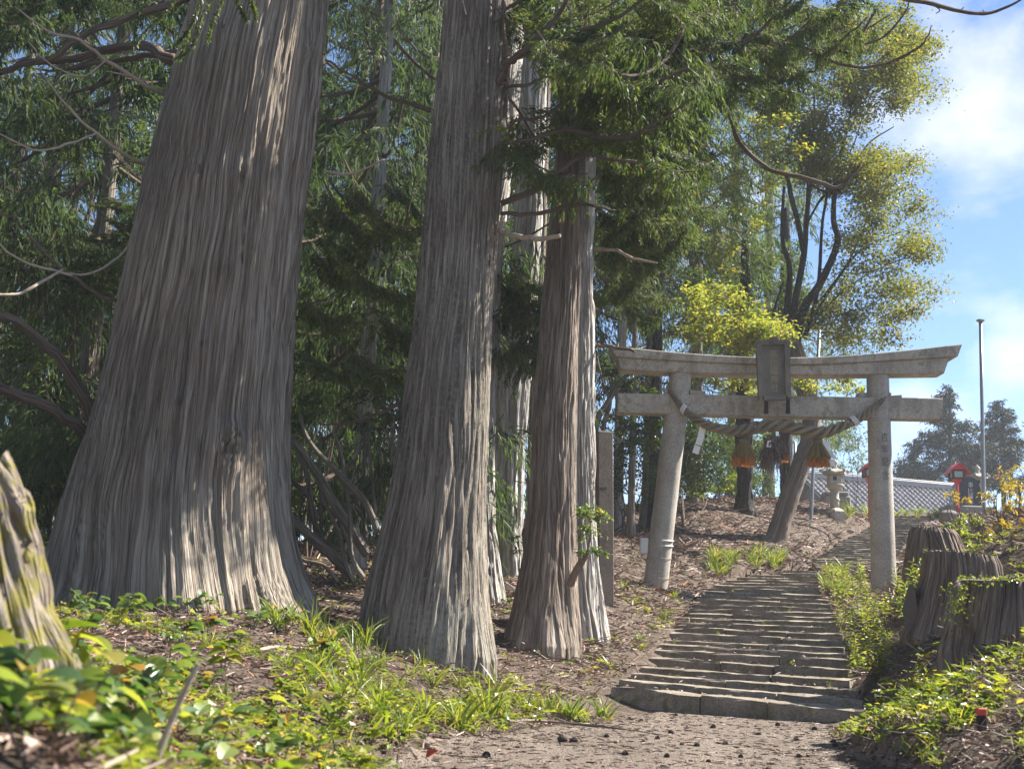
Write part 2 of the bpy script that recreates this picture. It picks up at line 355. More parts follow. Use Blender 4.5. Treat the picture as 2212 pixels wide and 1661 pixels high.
M['grass'] = leafmat('grass_blade', ((0, (.07, .12, .02)), (.5, (.15, .21, .035)), (.85, (.27, .30, .05)), (1, (.40, .34, .12))), .5, (1.4, 1.35, .55), .4, .4)
M['litter'] = rndmat('leaf_litter', ((0, (.05, .03, .022)), (.35, (.14, .088, .066)), (.7, (.30, .21, .165)), (.93, (.48, .37, .30)), (1, (.38, .13, .045))), .6)
M['straw'] = rndmat('straw', ((0, (.20, .14, .05)), (.5, (.38, .28, .11)), (1, (.55, .43, .2))), .8, .45)
M['straw_dry'] = rndmat('straw_dry', ((0, (.09, .06, .045)), (.5, (.19, .135, .105)), (1, (.32, .25, .2))), .85)
M['orange'] = rndmat('straw_orange', ((0, (.40, .15, .035)), (.5, (.60, .27, .07)), (1, (.72, .42, .15))), .8, .45)
M['rope'] = barkmat('rope', (.30, .235, .15), (.48, .39, .26), (.62, .53, .38), lich=0, sx=90)
M['paper'] = plain('paper', (.80, .79, .77), .8, var=.05)
M['torii'] = stonemat('torii_stone', (.33, .285, .225), (.52, .47, .39), stain=.7, spots=(.11, .095, .075), grain=80, moss=(.20, .185, .12))
M['torii_col'] = stonemat('pillar_stone', (.32, .285, .235), (.48, .44, .375), stain=.5, spots=(.15, .135, .11), grain=70)
M['tablet'] = stonemat('tablet_stone', (.12, .105, .085), (.23, .205, .17), stain=.5, spots=(.07, .06, .05))
M['carve'] = plain('carved_groove', (.13, .12, .11), .9)
M['gilt'] = plain('faded_gilt', (.36, .28, .15), .7)
M['black'] = plain('dark_fitting', (.02, .018, .017), .7)
M['step'] = stonemat('step_stone', (.17, .14, .105), (.40, .34, .27), stain=.65, spots=(.06, .048, .036), grain=90, bumpd=.008, moss=(.12, .11, .04))
M['lantern'] = stonemat('lantern_stone', (.34, .31, .25), (.5, .46, .38), stain=.3)
M['block'] = stonemat('block_stone', (.22, .205, .18), (.36, .335, .3), stain=.4)
M['wood_post'] = stonemat('post_stone', (.085, .068, .052), (.15, .122, .098), stain=.4, grain=60)
M['rock'] = stonemat('rock', (.17, .15, .13), (.32, .29, .25), grain=60, bumpd=.01)
M['red'] = plain('red_paint', (.62, .055, .05), .5, var=.12)
M['paleglass'] = plain('frosted_pane', (.35, .47, .42), .25, var=.1)
M['pole'] = plain('galvanised_pole', (.30, .305, .32), .4, .5, var=.12)
M['whitebox'] = plain('white_plastic', (.72, .70, .66), .5, var=.06)
M['stele'] = plain('polished_black_stone', (.018, .018, .022), .25, var=.3)
M['letter'] = plain('white_letter', (.62, .6, .55), .8)
M['tile'] = plain('roof_tile', (.20, .19, .185), .36, var=.3, spec=.9, scale=4)
M['wall'] = plain('plaster_wall', (.5, .47, .42), .9)
M['wood'] = plain('dark_wood', (.09, .065, .05), .8)
M['cone'] = plain('pine_cone', (.06, .045, .035), .9, var=.5)
M['stakered'] = plain('stake_red', (.60, .09, .05), .6)

# ------------------------------------------------------------------ stairs lines (measured), terrain
def z2(zx, zy): return ((1450+zx/1.993)*.864, (1250+zy/1.993)*.864)
def z5(zx, zy): return ((1950+zx/4.706)*.864, (1150+zy/4.706)*.864)
STEP_PX = [((155, 930), (1425, 1055)), ((190, 893), (1410, 1003)), ((250, 864), (1390, 950)), ((300, 830), (1345, 900)), ((338, 785), (1340, 848)),
           ((368, 742), (1365, 797)), ((392, 715), (1330, 768)), ((418, 694), (1318, 735)), ((445, 662), (1315, 700)), ((468, 632), (1312, 668)),
           ((484, 608), (1300, 638)), ((502, 586), (1292, 610)), ((524, 563), (1285, 586)), ((543, 540), (1278, 562)), ((562, 515), (1262, 540)),
           ((582, 490), (1250, 518)), ((602, 470), (1238, 496)), ((622, 453), (1222, 475)), ((648, 437), (1206, 455)), ((672, 423), (1196, 436)),
           ((700, 409), (1191, 419)), ((732, 397), (1190, 403)), ((780, 385), (1190, 389)), ((850, 373), (1190, 376)), ((930, 361), (1190, 363)), ((1010, 350), (1190, 351))]
STEP_L, STEP_R = [], []
for i, (a, b) in enumerate(STEP_PX):
    d = 9.2+.5*i; sk = np.interp(i, [0, 6, 14, 25], [.5, .32, .2, .1])
    STEP_L.append(PD(*z2(*a), d+sk)); STEP_R.append(PD(*z2(*b), d-sk))
N1 = len(STEP_L)
lo = np.linspace(0, 1, 27)
for i, t in enumerate(lo):                              # second flight, bending right beyond the gate
    yz = np.interp(t, [0, 1], [1250, 652]); d = 22.3+.42*i
    xl = np.interp(yz, [652, 770, 830, 880, 960, 1030, 1100, 1160, 1200, 1250], [1190, 1080, 985, 880, 690, 628, 520, 415, 395, 420])
    xr = np.interp(yz, [652, 780, 950, 1100, 1250], [1800, 1620, 1470, 1390, 1290])
    STEP_L.append(PD(*z5(xl, yz), d)); STEP_R.append(PD(*z5(xr, yz+4), d))
STEP_L, STEP_R = np.array(STEP_L), np.array(STEP_R)
STEP_C = (STEP_L+STEP_R)/2
# control points of the ground: pixel and distance
GP = [(1100, 1560, 7.3), (1340, 1545, 9.3), (400, 1315, 8.3), (150, 1330, 8.2), (660, 1340, 8.7), (1060, 1478, 8.9), (760, 1362, 9.3), (900, 1440, 8.9), (700, 1270, 12.),
      (200, 1440, 3.2), (20, 1560, 1.7), (400, 1600, 3.2), (320, 1500, 3.8), (600, 1600, 4.6), (560, 1450, 5.5), (900, 1560, 6.4), (700, 1470, 6.8), (400, 1400, 6.2),
      (1080, 1305, 12.7), (1110, 1260, 14.6), (1300, 1262, 13.9), (1320, 1420, 11.2), (1180, 1425, 10.6), (1250, 1445, 10.4), (1380, 1400, 11.6),
      (1415, 1280, 18.4), (1340, 1250, 17.), (1912, 1288, 18.4), (1350, 1180, 20), (1450, 1120, 25), (1600, 1083, 28.5), (1500, 1085, 28.5), (1680, 1172, 24.), (1560, 1200, 20.5), (1540, 1250, 19),
      (1750, 1118, 27.5), (1830, 1105, 30), (1606, 1105, 26.3),
      (2180, 1408, 6.7), (2060, 1415, 7.), (2122, 1556, 5.2), (2200, 1650, 4.2), (2020, 1480, 7.), (1950, 1420, 10.8), (1990, 1350, 9.6), (2140, 1300, 10.5), (2010, 1240, 12.6), (2080, 1220, 13.), (1900, 1420, 13),
      (2180, 1180, 15), (2160, 1120, 20), (2126, 1112, 29), (2200, 1110, 26), (1960, 1112, 33.5), (2060, 1105, 34), (2090, 1640, 4.7), (1900, 1590, 7.5)]
gpts = [PD(x, y, d) for x, y, d in GP]
gpts += [np.array(p, float) for p in ((-.3, 3.2, -.02), (.5, 4, -.03), (1.2, 5, -.03), (.6, 6.2, -.03), (1.6, 6.8, -.03), (1.5, 8.3, -.03), (.8, 8.6, -.03), (.2, 2, -.02), (1, 3, -.02),
          (0, -6, .0), (4, -6, .5), (-4, -6, .6), (-6, 6, .9), (-9, 12, 1.2), (-6, 18, 1.5), (-12, 26, 1.6), (-2, 22, 1.9), (-1.5, 16.5, 1.3), (0, 28, 2.7), (6, 42, 3.9), (14, 42, 4.0), (-8, 44, 2.6), (24, 34, 4.2),
          (7, 8, 1.4), (9, 14, 2.6), (12, 22, 3.6), (5, 3, .8), (10, 2, 1.2), (22, 16, 3.2), (20, 62, 3.9), (4, 62, 3.9), (-14, 64, 2.5), (36, 62, 3.9))]
for i in range(0, len(STEP_L), 3):
    for q in (STEP_L[i], STEP_R[i]): gpts.append(q-np.array([0, 0, .05]))
gpts += [V(x, y, Y)-np.array([0, 0, .03]) for x, y, Y in ((1803, 1099, 29.5), (1752, 1117, 27.2), (1606, 1104, 26.5), (1678, 1170, 24.3), (1698, 1086, 30), (1850, 1108, 31), (2126, 1112, 28.5), (1560, 1086, 27.5), (1660, 1086, 28.5))]
gpts = np.array(gpts)
def _phi(r2): return r2*np.log(r2+1e-9)*.5
def _tps(p, lam):
    X = p[:, :2]; n = len(p); K = _phi(((X[:, None]-X[None])**2).sum(-1))+lam*np.eye(n)
    Q = np.hstack([np.ones((n, 1)), X]); A = np.block([[K, Q], [Q.T, np.zeros((3, 3))]])
    return np.linalg.solve(A, np.r_[p[:, 2], 0, 0, 0])
_w = _tps(gpts, .25)
def ground0(x, y):
    x = np.asarray(x, float); y = np.asarray(y, float); sh = x.shape; x = x.ravel(); y = y.ravel(); out = np.empty(len(x))
    for s in range(0, len(x), 20000):
        X = np.c_[x[s:s+20000], y[s:s+20000]]
        r2 = ((X[:, None]-gpts[None, :, :2])**2).sum(-1)
        out[s:s+20000] = _phi(r2)@_w[:len(gpts)]+_w[-3]+X@_w[-2:]
    far = np.clip((np.hypot(x-5, y-22)-48)/60, 0, 1); far = far*far*(3-2*far)
    return (np.clip(out, -.6, 5)*(1-far)+1.5*far).reshape(sh)
PATH_POLY = [onp for onp in ()]
def path_mask(x, y):
    """1 on the paved approach in front of the steps, soft ragged edge"""
    xl = np.interp(y, [0, 3, 4, 4.8, 6.2, 7.3, 8.6, 9.6], [1.0, .3, -.2, -.58, -.35, .05, .75, 1.05]); xr = np.interp(y, [0, 4, 5.5, 7, 8.4], [1.9, 1.75, 1.72, 1.95, 2.22])
    w = .16*gnoise(x*2.3, y*2.3, 41, 3)
    m = np.minimum(x-xl+w, xr-x+w); m = np.minimum(m, 9.9-y-.6*(x-1.1)*1.1)
    return m
def ground(x, y):
    x = np.asarray(x, float); y = np.asarray(y, float)
    z = ground0(x, y); pm = path_mask(x, y); k = np.clip(pm/.25+.4, 0, 1); k = k*k*(3-2*k)
    rough = .035*gnoise(x*1.1, y*1.1, 5, 4)+.012*gnoise(x*6, y*6, 9, 2)
    z = (z+rough)*(1-k)+(-.035+.25*rough)*k
    return z
def under_steps(x, y, z):
    """keep the soil below the steps"""
    z = np.array(z)
    for i in range(len(STEP_L)-1):
        a, b, c = STEP_L[i], STEP_R[i], STEP_C[i+1]
        u = b-a; L2 = (u[:2]@u[:2]); w = c-STEP_C[i]
        nx = np.array([-u[1], u[0]]); nx = nx/np.linalg.norm(nx); ww = w[:2]@nx
        t = ((x-a[0])*u[0]+(y-a[1])*u[1])/L2; s = ((x-a[0])*nx[0]+(y-a[1])*nx[1])/ww
        m = (t > .0) & (t < 1.) & (s > -.25) & (s < 1.25)
        z = np.where(m, np.minimum(z, a[2]*(1-t)+b[2]*t-.055), z)
    return z
def gz(x, y): return float(ground(np.array([x]), np.array([y]))[0])
def on(x, y, Ymin=1.5, Ymax=60):
    """where the sight line through a photo pixel meets the ground"""
    r = ray(x, y); Y = np.arange(Ymin, Ymax, .04); p = CAM+r*(Y/r[1])[:, None]
    g = ground(p[:, 0], p[:, 1]); k = np.argmax(p[:, 2] <= g)
    return np.array([p[k, 0], p[k, 1], g[k]])
xs = np.unique(np.r_[-400, -250, -150, -90, -60, np.arange(-40, -6, 2.), np.arange(-6, -3.2, .4), np.arange(-3.2, 10, .1), np.arange(10, 20, .6), np.arange(20, 44, 3), 60, 100, 180, 300, 420])
ys = np.unique(np.r_[-300, -150, -80, -40, np.arange(-20, .5, 2.), np.arange(.5, 16, .09), np.arange(16, 36, .16), np.arange(36, 64, 1.5), np.arange(64, 110, 5), 150, 220, 320, 500, 800])
XX, YY = np.meshgrid(xs, ys); ZZ = under_steps(XX, YY, ground(XX, YY))
nx_, ny_ = len(xs), len(ys)
i = np.arange(ny_-1)[:, None]*nx_; j = np.arange(nx_-1)
m, nt, N, Lk, b = nodes('forest_soil'); tc = N.new('ShaderNodeTexCoord'); v = tc.outputs['Object']
c = ramp(N, Lk, noise(N, Lk, v, 14, 8, .75), ((.3, (.055, .04, .03)), (.5, (.14, .105, .082)), (.7, (.30, .24, .195))))
c = mixc(N, Lk, 1., c, ramp(N, Lk, noise(N, Lk, v, 160, 3, .7, (1, .35, 1)), ((.3, (.5, .5, .5)), (.7, (1.45, 1.42, 1.38)))), 'MULTIPLY')
c = mixc(N, Lk, ramp(N, Lk, noise(N, Lk, v, 2.1, 4), ((.55, (0, 0, 0)), (.75, (.4, .4, .4)))), c, (.10, .105, .035))
Lk.new(c, b.inputs['Base Color']); b.inputs['Roughness'].default_value = .9; b.inputs['Specular IOR Level'].default_value = .2
bump(N, Lk, b, noise(N, Lk, v, 60, 6, .75), .03, 1.)
M['soil'] = m
gm = MB().add(np.c_[XX.ravel(), YY.ravel(), ZZ.ravel()], np.stack([i+j, i+j+1, i+nx_+j+1, i+nx_+j], -1).reshape(-1, 4))
tag(gm.build('ground', M['soil'], smooth=True), kind='structure')

# paved approach: worn exposed-aggregate concrete
m, nt, N, Lk, b = nodes('worn_concrete'); tc = N.new('ShaderNodeTexCoord'); v = tc.outputs['Object']
c = ramp(N, Lk, noise(N, Lk, v, 2.2, 6, .65), ((.3, (.165, .125, .095)), (.7, (.30, .25, .20))))
vo = N.new('ShaderNodeTexVoronoi'); vo.inputs['Scale'].default_value = 95; Lk.new(v, vo.inputs['Vector'])
c = mixc(N, Lk, 1., c, ramp(N, Lk, vo.outputs['Distance'], ((.05, (1.25, 1.22, 1.18)), (.6, (.60, .57, .54)))), 'MULTIPLY')
c = mixc(N, Lk, ramp(N, Lk, noise(N, Lk, v, 1.7, 7, .7, (1, .5, 1)), ((.47, (0, 0, 0)), (.62, (.8, .8, .8)))), c, (.115, .085, .06))
c = mixc(N, Lk, ramp(N, Lk, noise(N, Lk, v, 5, 7, .75, (1, .6, 1)), ((.6, (0, 0, 0)), (.7, (.8, .8, .8)))), c, (.10, .088, .03))
Lk.new(c, b.inputs['Base Color']); b.inputs['Roughness'].default_value = .8
hh = N.new('ShaderNodeMath'); hh.operation = 'SUBTRACT'; Lk.new(noise(N, Lk, v, 30, 6, .7), hh.inputs[0]); Lk.new(vo.outputs['Distance'], hh.inputs[1])
bump(N, Lk, b, hh.outputs[0], .012, .9); M['path'] = m
px_ = np.arange(-1.8, 2.7, .03); py_ = np.arange(1.5, 10.2, .03); PX, PY = np.meshgrid(px_, py_); pmk = path_mask(PX, PY)
PZ = ground(PX, PY)+np.clip(pmk*.12-.003, -.03, .008)
i = np.arange(len(py_)-1)[:, None]*len(px_); j = np.arange(len(px_)-1)
F = np.stack([i+j, i+j+1, i+len(px_)+j+1, i+len(px_)+j], -1).reshape(-1, 4); ok = (pmk.ravel()[F] > -.06).all(1)
pm_ = MB().add(np.c_[PX.ravel(), PY.ravel(), PZ.ravel()], F[ok])
tag(pm_.build('path', M['path'], smooth=True), kind='structure')

# stone steps: each row of kerb stones is built stone by stone
st = thing('stone_steps', None, None, STEP_C[0]-np.array([0, 0, .15])); tag(st, kind='structure')
sr = np.random.default_rng(12)
for i in range(len(STEP_L)):
    a, b = STEP_L[i], STEP_R[i]
    nxt = STEP_C[i+1]-STEP_C[i] if i < len(STEP_L)-1 else STEP_C[i]-STEP_C[i-1]
    u = b-a; Lh = np.linalg.norm(u[:2]); ux = u/np.linalg.norm(u); n = np.array([-ux[1], ux[0], 0]); n /= np.linalg.norm(n)
    depth = min(.24, abs(nxt@n)*.6)
    hgt = .30 if i == 0 else .24
    cuts = [0.] + ([sr.uniform(.3, .7)] if Lh > 1.0 else []) + [1.]
    if i in (0, 1, 4, 9): cuts = [0, sr.uniform(.28, .38), sr.uniform(.62, .72), 1.]
    for q in range(len(cuts)-1):
        t0, t1 = cuts[q], cuts[q+1]; p0 = a+u*t0; p1 = a+u*t1
        ln = np.linalg.norm(p1-p0)-.010
        K = max(8, int(ln/.05)); X = np.linspace(-ln/2, ln/2, K); o = (p0+p1)/2+n*sr.uniform(-.012, .012)+np.array([0, 0, sr.uniform(-.006, .006)])
        wob = np.stack([np.convolve(sr.normal(0, .009, K+8), np.hanning(9)/4., 'valid') for _ in range(6)], 1)+sr.normal(0, .0012, (K, 6)); e = .012
        prof = [(0, -hgt), (.0, -e*1.3), (e*.35, -e*.4), (e*1.1, 0), (depth*.5, .004), (depth, 0.0)]
        v = np.array([[o+ux*x+n*(pr[0]+(wob[k, m_] if m_ < 4 else 0))+np.array([0, 0, pr[1]+wob[k, 5-m_]*(1 if m_ > 1 else .4)]) for m_, pr in enumerate(prof)] for k, x in enumerate(X)])
        ii = np.arange(K-1)[:, None]*6; jj = np.arange(5)
        mb = MB().add(v.reshape(-1, 3), np.stack([ii+jj, ii+6+jj, ii+7+jj, ii+jj+1], -1).reshape(-1, 4))
        mb.f.append((np.array([[5, 4, 3, 2, 1, 0]])[:, ::-1], 0)); mb.f.append((np.array([[0, 1, 2, 3, 4, 5]])[:, ::-1]+(K-1)*6, 0))
        mb.build('step_stone', M['step'], st)
# low kerb stone beside the flight, left side
kp = V(*z2(425, 592), 15.2); mb = MB(); box(mb, kp-np.array([0, 0, .09]), .27, .16, .12, bev=.015)
tag(mb.build('kerb_stone', M['step'], loc=kp), 'short flat kerb stone sticking out left of the steps before the gate', 'kerb stone')

# ------------------------------------------------------------------ stone gate
TY = 18.7
def T(x, y, dy=0.): return V(x, y, TY+dy)
m1 = mpp(T(1660, 850))
tor = thing('torii_gate', 'grey stone torii gate with straw rope standing over the steps', 'torii gate', (T(1660, 1290)[0], TY, 1.0))
def column(xt0, xt1, yt, xb0, xb1, yb, ext):
    ct = T((xt0+xt1)/2, yt); cb = T((xb0+xb1)/2, yb); rt = (xt1-xt0)/2*mpp(ct); rb = (xb1-xb0)/2*mpp(cb)
    d = cb-ct; cb2 = cb+d*ext
    mb = MB(); tube(mb, [ct, ct+d*.02, ct+(cb2-ct)*.33, ct+(cb2-ct)*.66, cb2], [rt*.97, rt, rt*1.04, rt+(rb-rt)*.7, rb*1.02], 40, 60)
    return mb.build('pillar', M['torii_col'], tor, smooth=True), ct, cb, rt, rb
pl, plt_, plb, rl, rlb = column(1448, 1495, 800, 1388, 1441, 1278, .12)
pr, prt, prb, rr_, rrb = column(1872, 1919, 803, 1883, 1937, 1285, .12)
def beam(name, top, bot, thick, mat, dy=0., nseg=40):
    """curved beam from its top and bottom edge lines (pixels on the front face)"""
    t = smooth_pts([np.array(p, float) for p in top], nseg); b = smooth_pts([np.array(p, float) for p in bot], nseg)
    F = [np.array([T(x, y, dy) for x, y in q]) for q in (t, b)]; dv = np.array([0, thick, 0]); e = .012
    dz = np.array([0, 0, 1.]); dY = np.array([0, 1., 0])
    ring = np.stack([F[1]+dY*e, F[1]+dz*e, F[0]-dz*e, F[0]+dY*e, F[0]+dv-dY*e, F[0]+dv-dz*e, F[1]+dv+dz*e, F[1]+dv-dY*e], 1)
    k = len(t); i = np.arange(k-1)[:, None]*8; j = np.arange(8); jn = (j+1) % 8
    mb = MB().add(ring.reshape(-1, 3), np.stack([i+j, i+jn, i+8+jn, i+8+j], -1).reshape(-1, 4))
    mb.f.append((np.arange(8)[None], 0)); mb.f.append((np.arange(8)[None, ::-1]+(k-1)*8, 0))
    return mb.build(name, mat, tor)
TH = .36
beam('cap_beam', ((1319, 747), (1420, 757), (1530, 766), (1635, 771), (1710, 772), (1800, 769), (1876, 764), (1980, 754), (2078, 743)),
     ((1330, 770), (1420, 776), (1530, 782), (1635, 786), (1710, 787), (1800, 785), (1876, 781), (1980, 775), (2070, 786 if False else 769)), TH+.1, M['torii'], -TH/2-.05)
# the cap's right end hangs lower at the tip, as the photo shows
tip = [T(2030, 768.5, -TH/2-.045), T(2068, 785, -TH/2-.045), T(2078, 744, -TH/2-.045), T(2031, 750, -TH/2-.045)]
beam('lower_cap_beam', ((1335, 771), (1420, 777), (1530, 783), (1635, 787), (1710, 788), (1800, 786), (1876, 782), (1980, 776), (2051, 771)),
     ((1341, 797), (1420, 802), (1530, 806), (1635, 808), (1710, 809), (1800, 809), (1876, 808), (1980, 807), (2040, 806)), TH, M['torii'], -TH/2)
beam('tie_beam', ((1335, 849), (1660, 854.5), (2037, 860)), ((1335, 891), (1660, 899), (2037, 906)), .26, M['torii'], -.13, 12)
for a, bb, y0, y1 in ((1436, 1446, 838, 851), (1491, 1523, 842, 853), (1855, 1874, 848, 857), (1918, 1948, 853, 859)):
    mb = MB(); dy = -.09
    q = [T(a, y1, dy), T(bb, y1+.5, dy), T(bb, y0+(4 if a in (1491,) else 0), dy), T(a, y0+(2 if a == 1918 else 0), dy)]
    extrude(mb, q, (0, .18, 0)); mb.build('wedge', M['torii'], tor)
# tablet: frame round a recessed panel, standing on two dark feet
mb = MB(); D0 = -.46
def tq(x, y, dy=D0): return T(x, y, dy)
corner = {'tl': (1634, 735), 'tr': (1706, 733), 'br': (1709, 862), 'bl': (1640, 864)}
def lerpq(u, w): 
    tl, tr, br, bl = (np.array(corner[k], float) for k in ('tl', 'tr', 'br', 'bl'))
    return (tl*(1-u)+tr*u)*(1-w)+(bl*(1-u)+br*u)*w
pan = [tq(*lerpq(u, w), D0+.06) for u, w in ((.16, .08), (.84, .08), (.84, .94), (.16, .94))]
tb = MB(); extrude(tb, pan[::-1], (0, .05, 0)); tabp = tb.build('tablet_panel', M['tablet'], tor)
fr = MB()
for (u0, w0, u1, w1, u2, w2, u3, w3) in ((0, 0, 1, 0, .84, .08, .16, .08), (1, 0, 1, 1, .84, .93, .84, .08), (0, 1, 0, 0, .16, .08, .16, .93), (.16, .93, .84, .93, .84, 1, .16, 1)):
    q = [tq(*lerpq(u, w), D0) for u, w in ((u0, w0), (u1, w1), (u2, w2), (u3, w3))]
    extrude(fr, q, (0, .10, 0))
fr.build('tablet_frame', M['tablet'], tor)
tpp = MB(); extrude(tpp, [tq(1662, 734, D0+.02), tq(1682, 733, D0+.02), tq(1680, 727.5, D0+.02), tq(1664, 728, D0+.02)], (0, .06, 0)); tpp.build('tablet_knob', M['tablet'], tor)
for k in range(8):
    u0, u1 = .02+k*.12, .02+k*.12+.10; q = [tq(*lerpq(u, w), D0-.012) for u, w in ((u0, .01), (u1, .01), (u1-.01, .05), (u0+.01, .05))]
    mb = MB(); extrude(mb, q, (0, .014, 0)); mb.build('tablet_scallop', M['tablet'], tor)
for x0, x1 in ((1652, 1660), (1699, 1707)):
    mb = MB(); extrude(mb, [tq(x0, 893, -.17), tq(x1, 893, -.17), tq(x1-1, 856, -.32), tq(x0+1, 856, -.32)], (0, .05, 0)); mb.build('tablet_bracket', M['black'], tor)
def letters(name, chars, pts, h, mat, parent, right, up, out, thick=.004, squeeze=1.):
    """carved or painted characters, one under another, centred on pts"""
    mb = MB()
    for ch, p in zip(chars, pts):
        cu = bpy.data.curves.new('glyph', 'FONT'); cu.body = ch; cu.size = 1; cu.resolution_u = 2
        o = bpy.data.objects.new('glyph', cu); COL.objects.link(o); dg = bpy.context.evaluated_depsgraph_get()
        me = bpy.data.meshes.new_from_object(o.evaluated_get(dg)); v = np.empty(len(me.vertices)*3); me.vertices.foreach_get('co', v); v = v.reshape(-1, 3)
        mn, mx = v[:, :2].min(0), v[:, :2].max(0); q = (v[:, :2]-(mn+mx)/2)/max(mx-mn)*h
        w = np.asarray(p)+q[:, :1]*squeeze*right+q[:, 1:2]*up+out*thick
        tri = []
        me.calc_loop_triangles(); tri = np.array([t.vertices[:] for t in me.loop_triangles])
        mb.add(w, tri)
        bpy.data.objects.remove(o); bpy.data.curves.remove(cu); bpy.data.meshes.remove(me)
    return mb.build(name, mat, parent)
Xr, Zu, Yf = np.array([1., 0, 0]), np.array([0, 0, 1.]), np.array([0, -1., 0])
cxs = [tq(*lerpq(.5, w), D0+.06) for w in (.24, .38, .52, .66, .80)]
letters('tablet_inscription', '事比羅神社', cxs, .115, M['gilt'], tor, Xr, Zu, Yf, .004)
def on_col(ct, cb, rt, rb, y, xo):
    t = (y-802)/(1281-802.); c = ct+(cb-ct)*t; r = rt*1.02+(rb-rt)*t
    return c+np.array([xo, -math.sqrt(max(r*r-xo*xo, 1e-6))-.004, 0])
letters('pillar_inscription', '百年記念', [on_col(prt, prb, rr_, rrb, y, .02) for y in (950, 975, 1002, 1031)], .125, M['carve'], tor, Xr, Zu, Yf, .006, .8)
# wires and tape round the left pillar, and the white box fixed to it
def ring(y, half, mat, name, a0=0, a1=2*pi, parent=tor):
    t = (y-802)/(1281-802.); c = plt_+(plb-plt_)*t; r = rl*1.02+(rlb-rl)*t+.008
    th = np.linspace(a0, a1, 40); mb = MB(); tube(mb, np.stack([c[0]+r*np.cos(th), c[1]+r*np.sin(th), c[2]+.012*np.sin(th)], 1), half, 6)
    return mb.build(name, mat, parent)
for y in (1210, 1252): ring(y, .004, M['twig_pale'], 'wire')
for y in (1173, 1184): ring(y, .010, M['whitebox'], 'tape', -pi*.52, -pi*.1)
bx = V(1391, 1179, TY-.02); mb = MB(); box(mb, bx, 8.5*m1, .05, 17*m1, bev=.012); mb2 = mb.build('meter_box', M['whitebox'], loc=bx)
tag(mb2, 'small white plastic box fixed low on the left gate pillar', 'utility box')
ft = T(1425, 1284); mb = MB(); lathe(mb, ft-np.array([0, 0, .2]), [(rlb*1.28, 0), (rlb*1.25, .19), (rlb*1.12, .235), (.05, .24)], 28); mb.build('pillar_footing', M['block'], tor)
# straw rope
def z1(zx, zy): return ((1500+zx/2.087)*.864, (780+zy/2.087)*.864)
rp = [(352, 392), (400, 462), (450, 520), (520, 570), (600, 603), (680, 619), (750, 616), (840, 598), (925, 592), (1000, 602), (1080, 622), (1150, 630), (1220, 612), (1300, 580), (1370, 545), (1440, 487), (1512, 424)]
rr = [11, 13, 16, 19, 23, 26, 27, 30, 31, 31, 30, 29, 25, 21, 18, 13, 10]
rr = [q_*1.12 for q_ in rr]
rdy = [-.05, -.20, -.21, -.24, -.24, -.22, -.22, -.22, -.22, -.22, -.22, -.22, -.22, -.23, -.23, -.215, -.06]
cl = smooth_pts(np.array([T(*z1(*p), dy) for p, dy in zip(rp, rdy)]), 260); rad = np.interp(np.linspace(0, 1, 260), np.linspace(0, 1, 17), rr)*.414*m1
rope = thing('sacred_rope', 'thick twisted straw rope sagging between the two gate pillars', 'rope', cl[130])
t, n_, b_ = frames(cl); Ls = np.concatenate([[0], np.cumsum(np.linalg.norm(np.diff(cl, axis=0), axis=1)/(rad[:-1]*5.2))])
for k in range(3):
    ph = -2*pi*Ls+k*2*pi/3; off = (n_*np.cos(ph)[:, None]+b_*np.sin(ph)[:, None])*(rad*.63)[:, None]
    mb = MB(); tube(mb, cl+off, rad*.43, 12); mb.build('rope_strand', M['rope'], rope, smooth=True)
for c in (250-222, 217):
    for k in (-1, 0, 1):
        th = np.linspace(0, 2*pi, 18); q = c+k*2; ctr = cl[q]; mb = MB()
        tube(mb, ctr+(n_[q]*np.cos(th)[:, None]+b_[q]*np.sin(th)[:, None])*(rad[q]*1.2)+t[q]*.02*np.sin(th)[:, None], .010, 5); mb.build('binding', M['paper'], rope)
for c in (114, 164, 201):
    pass
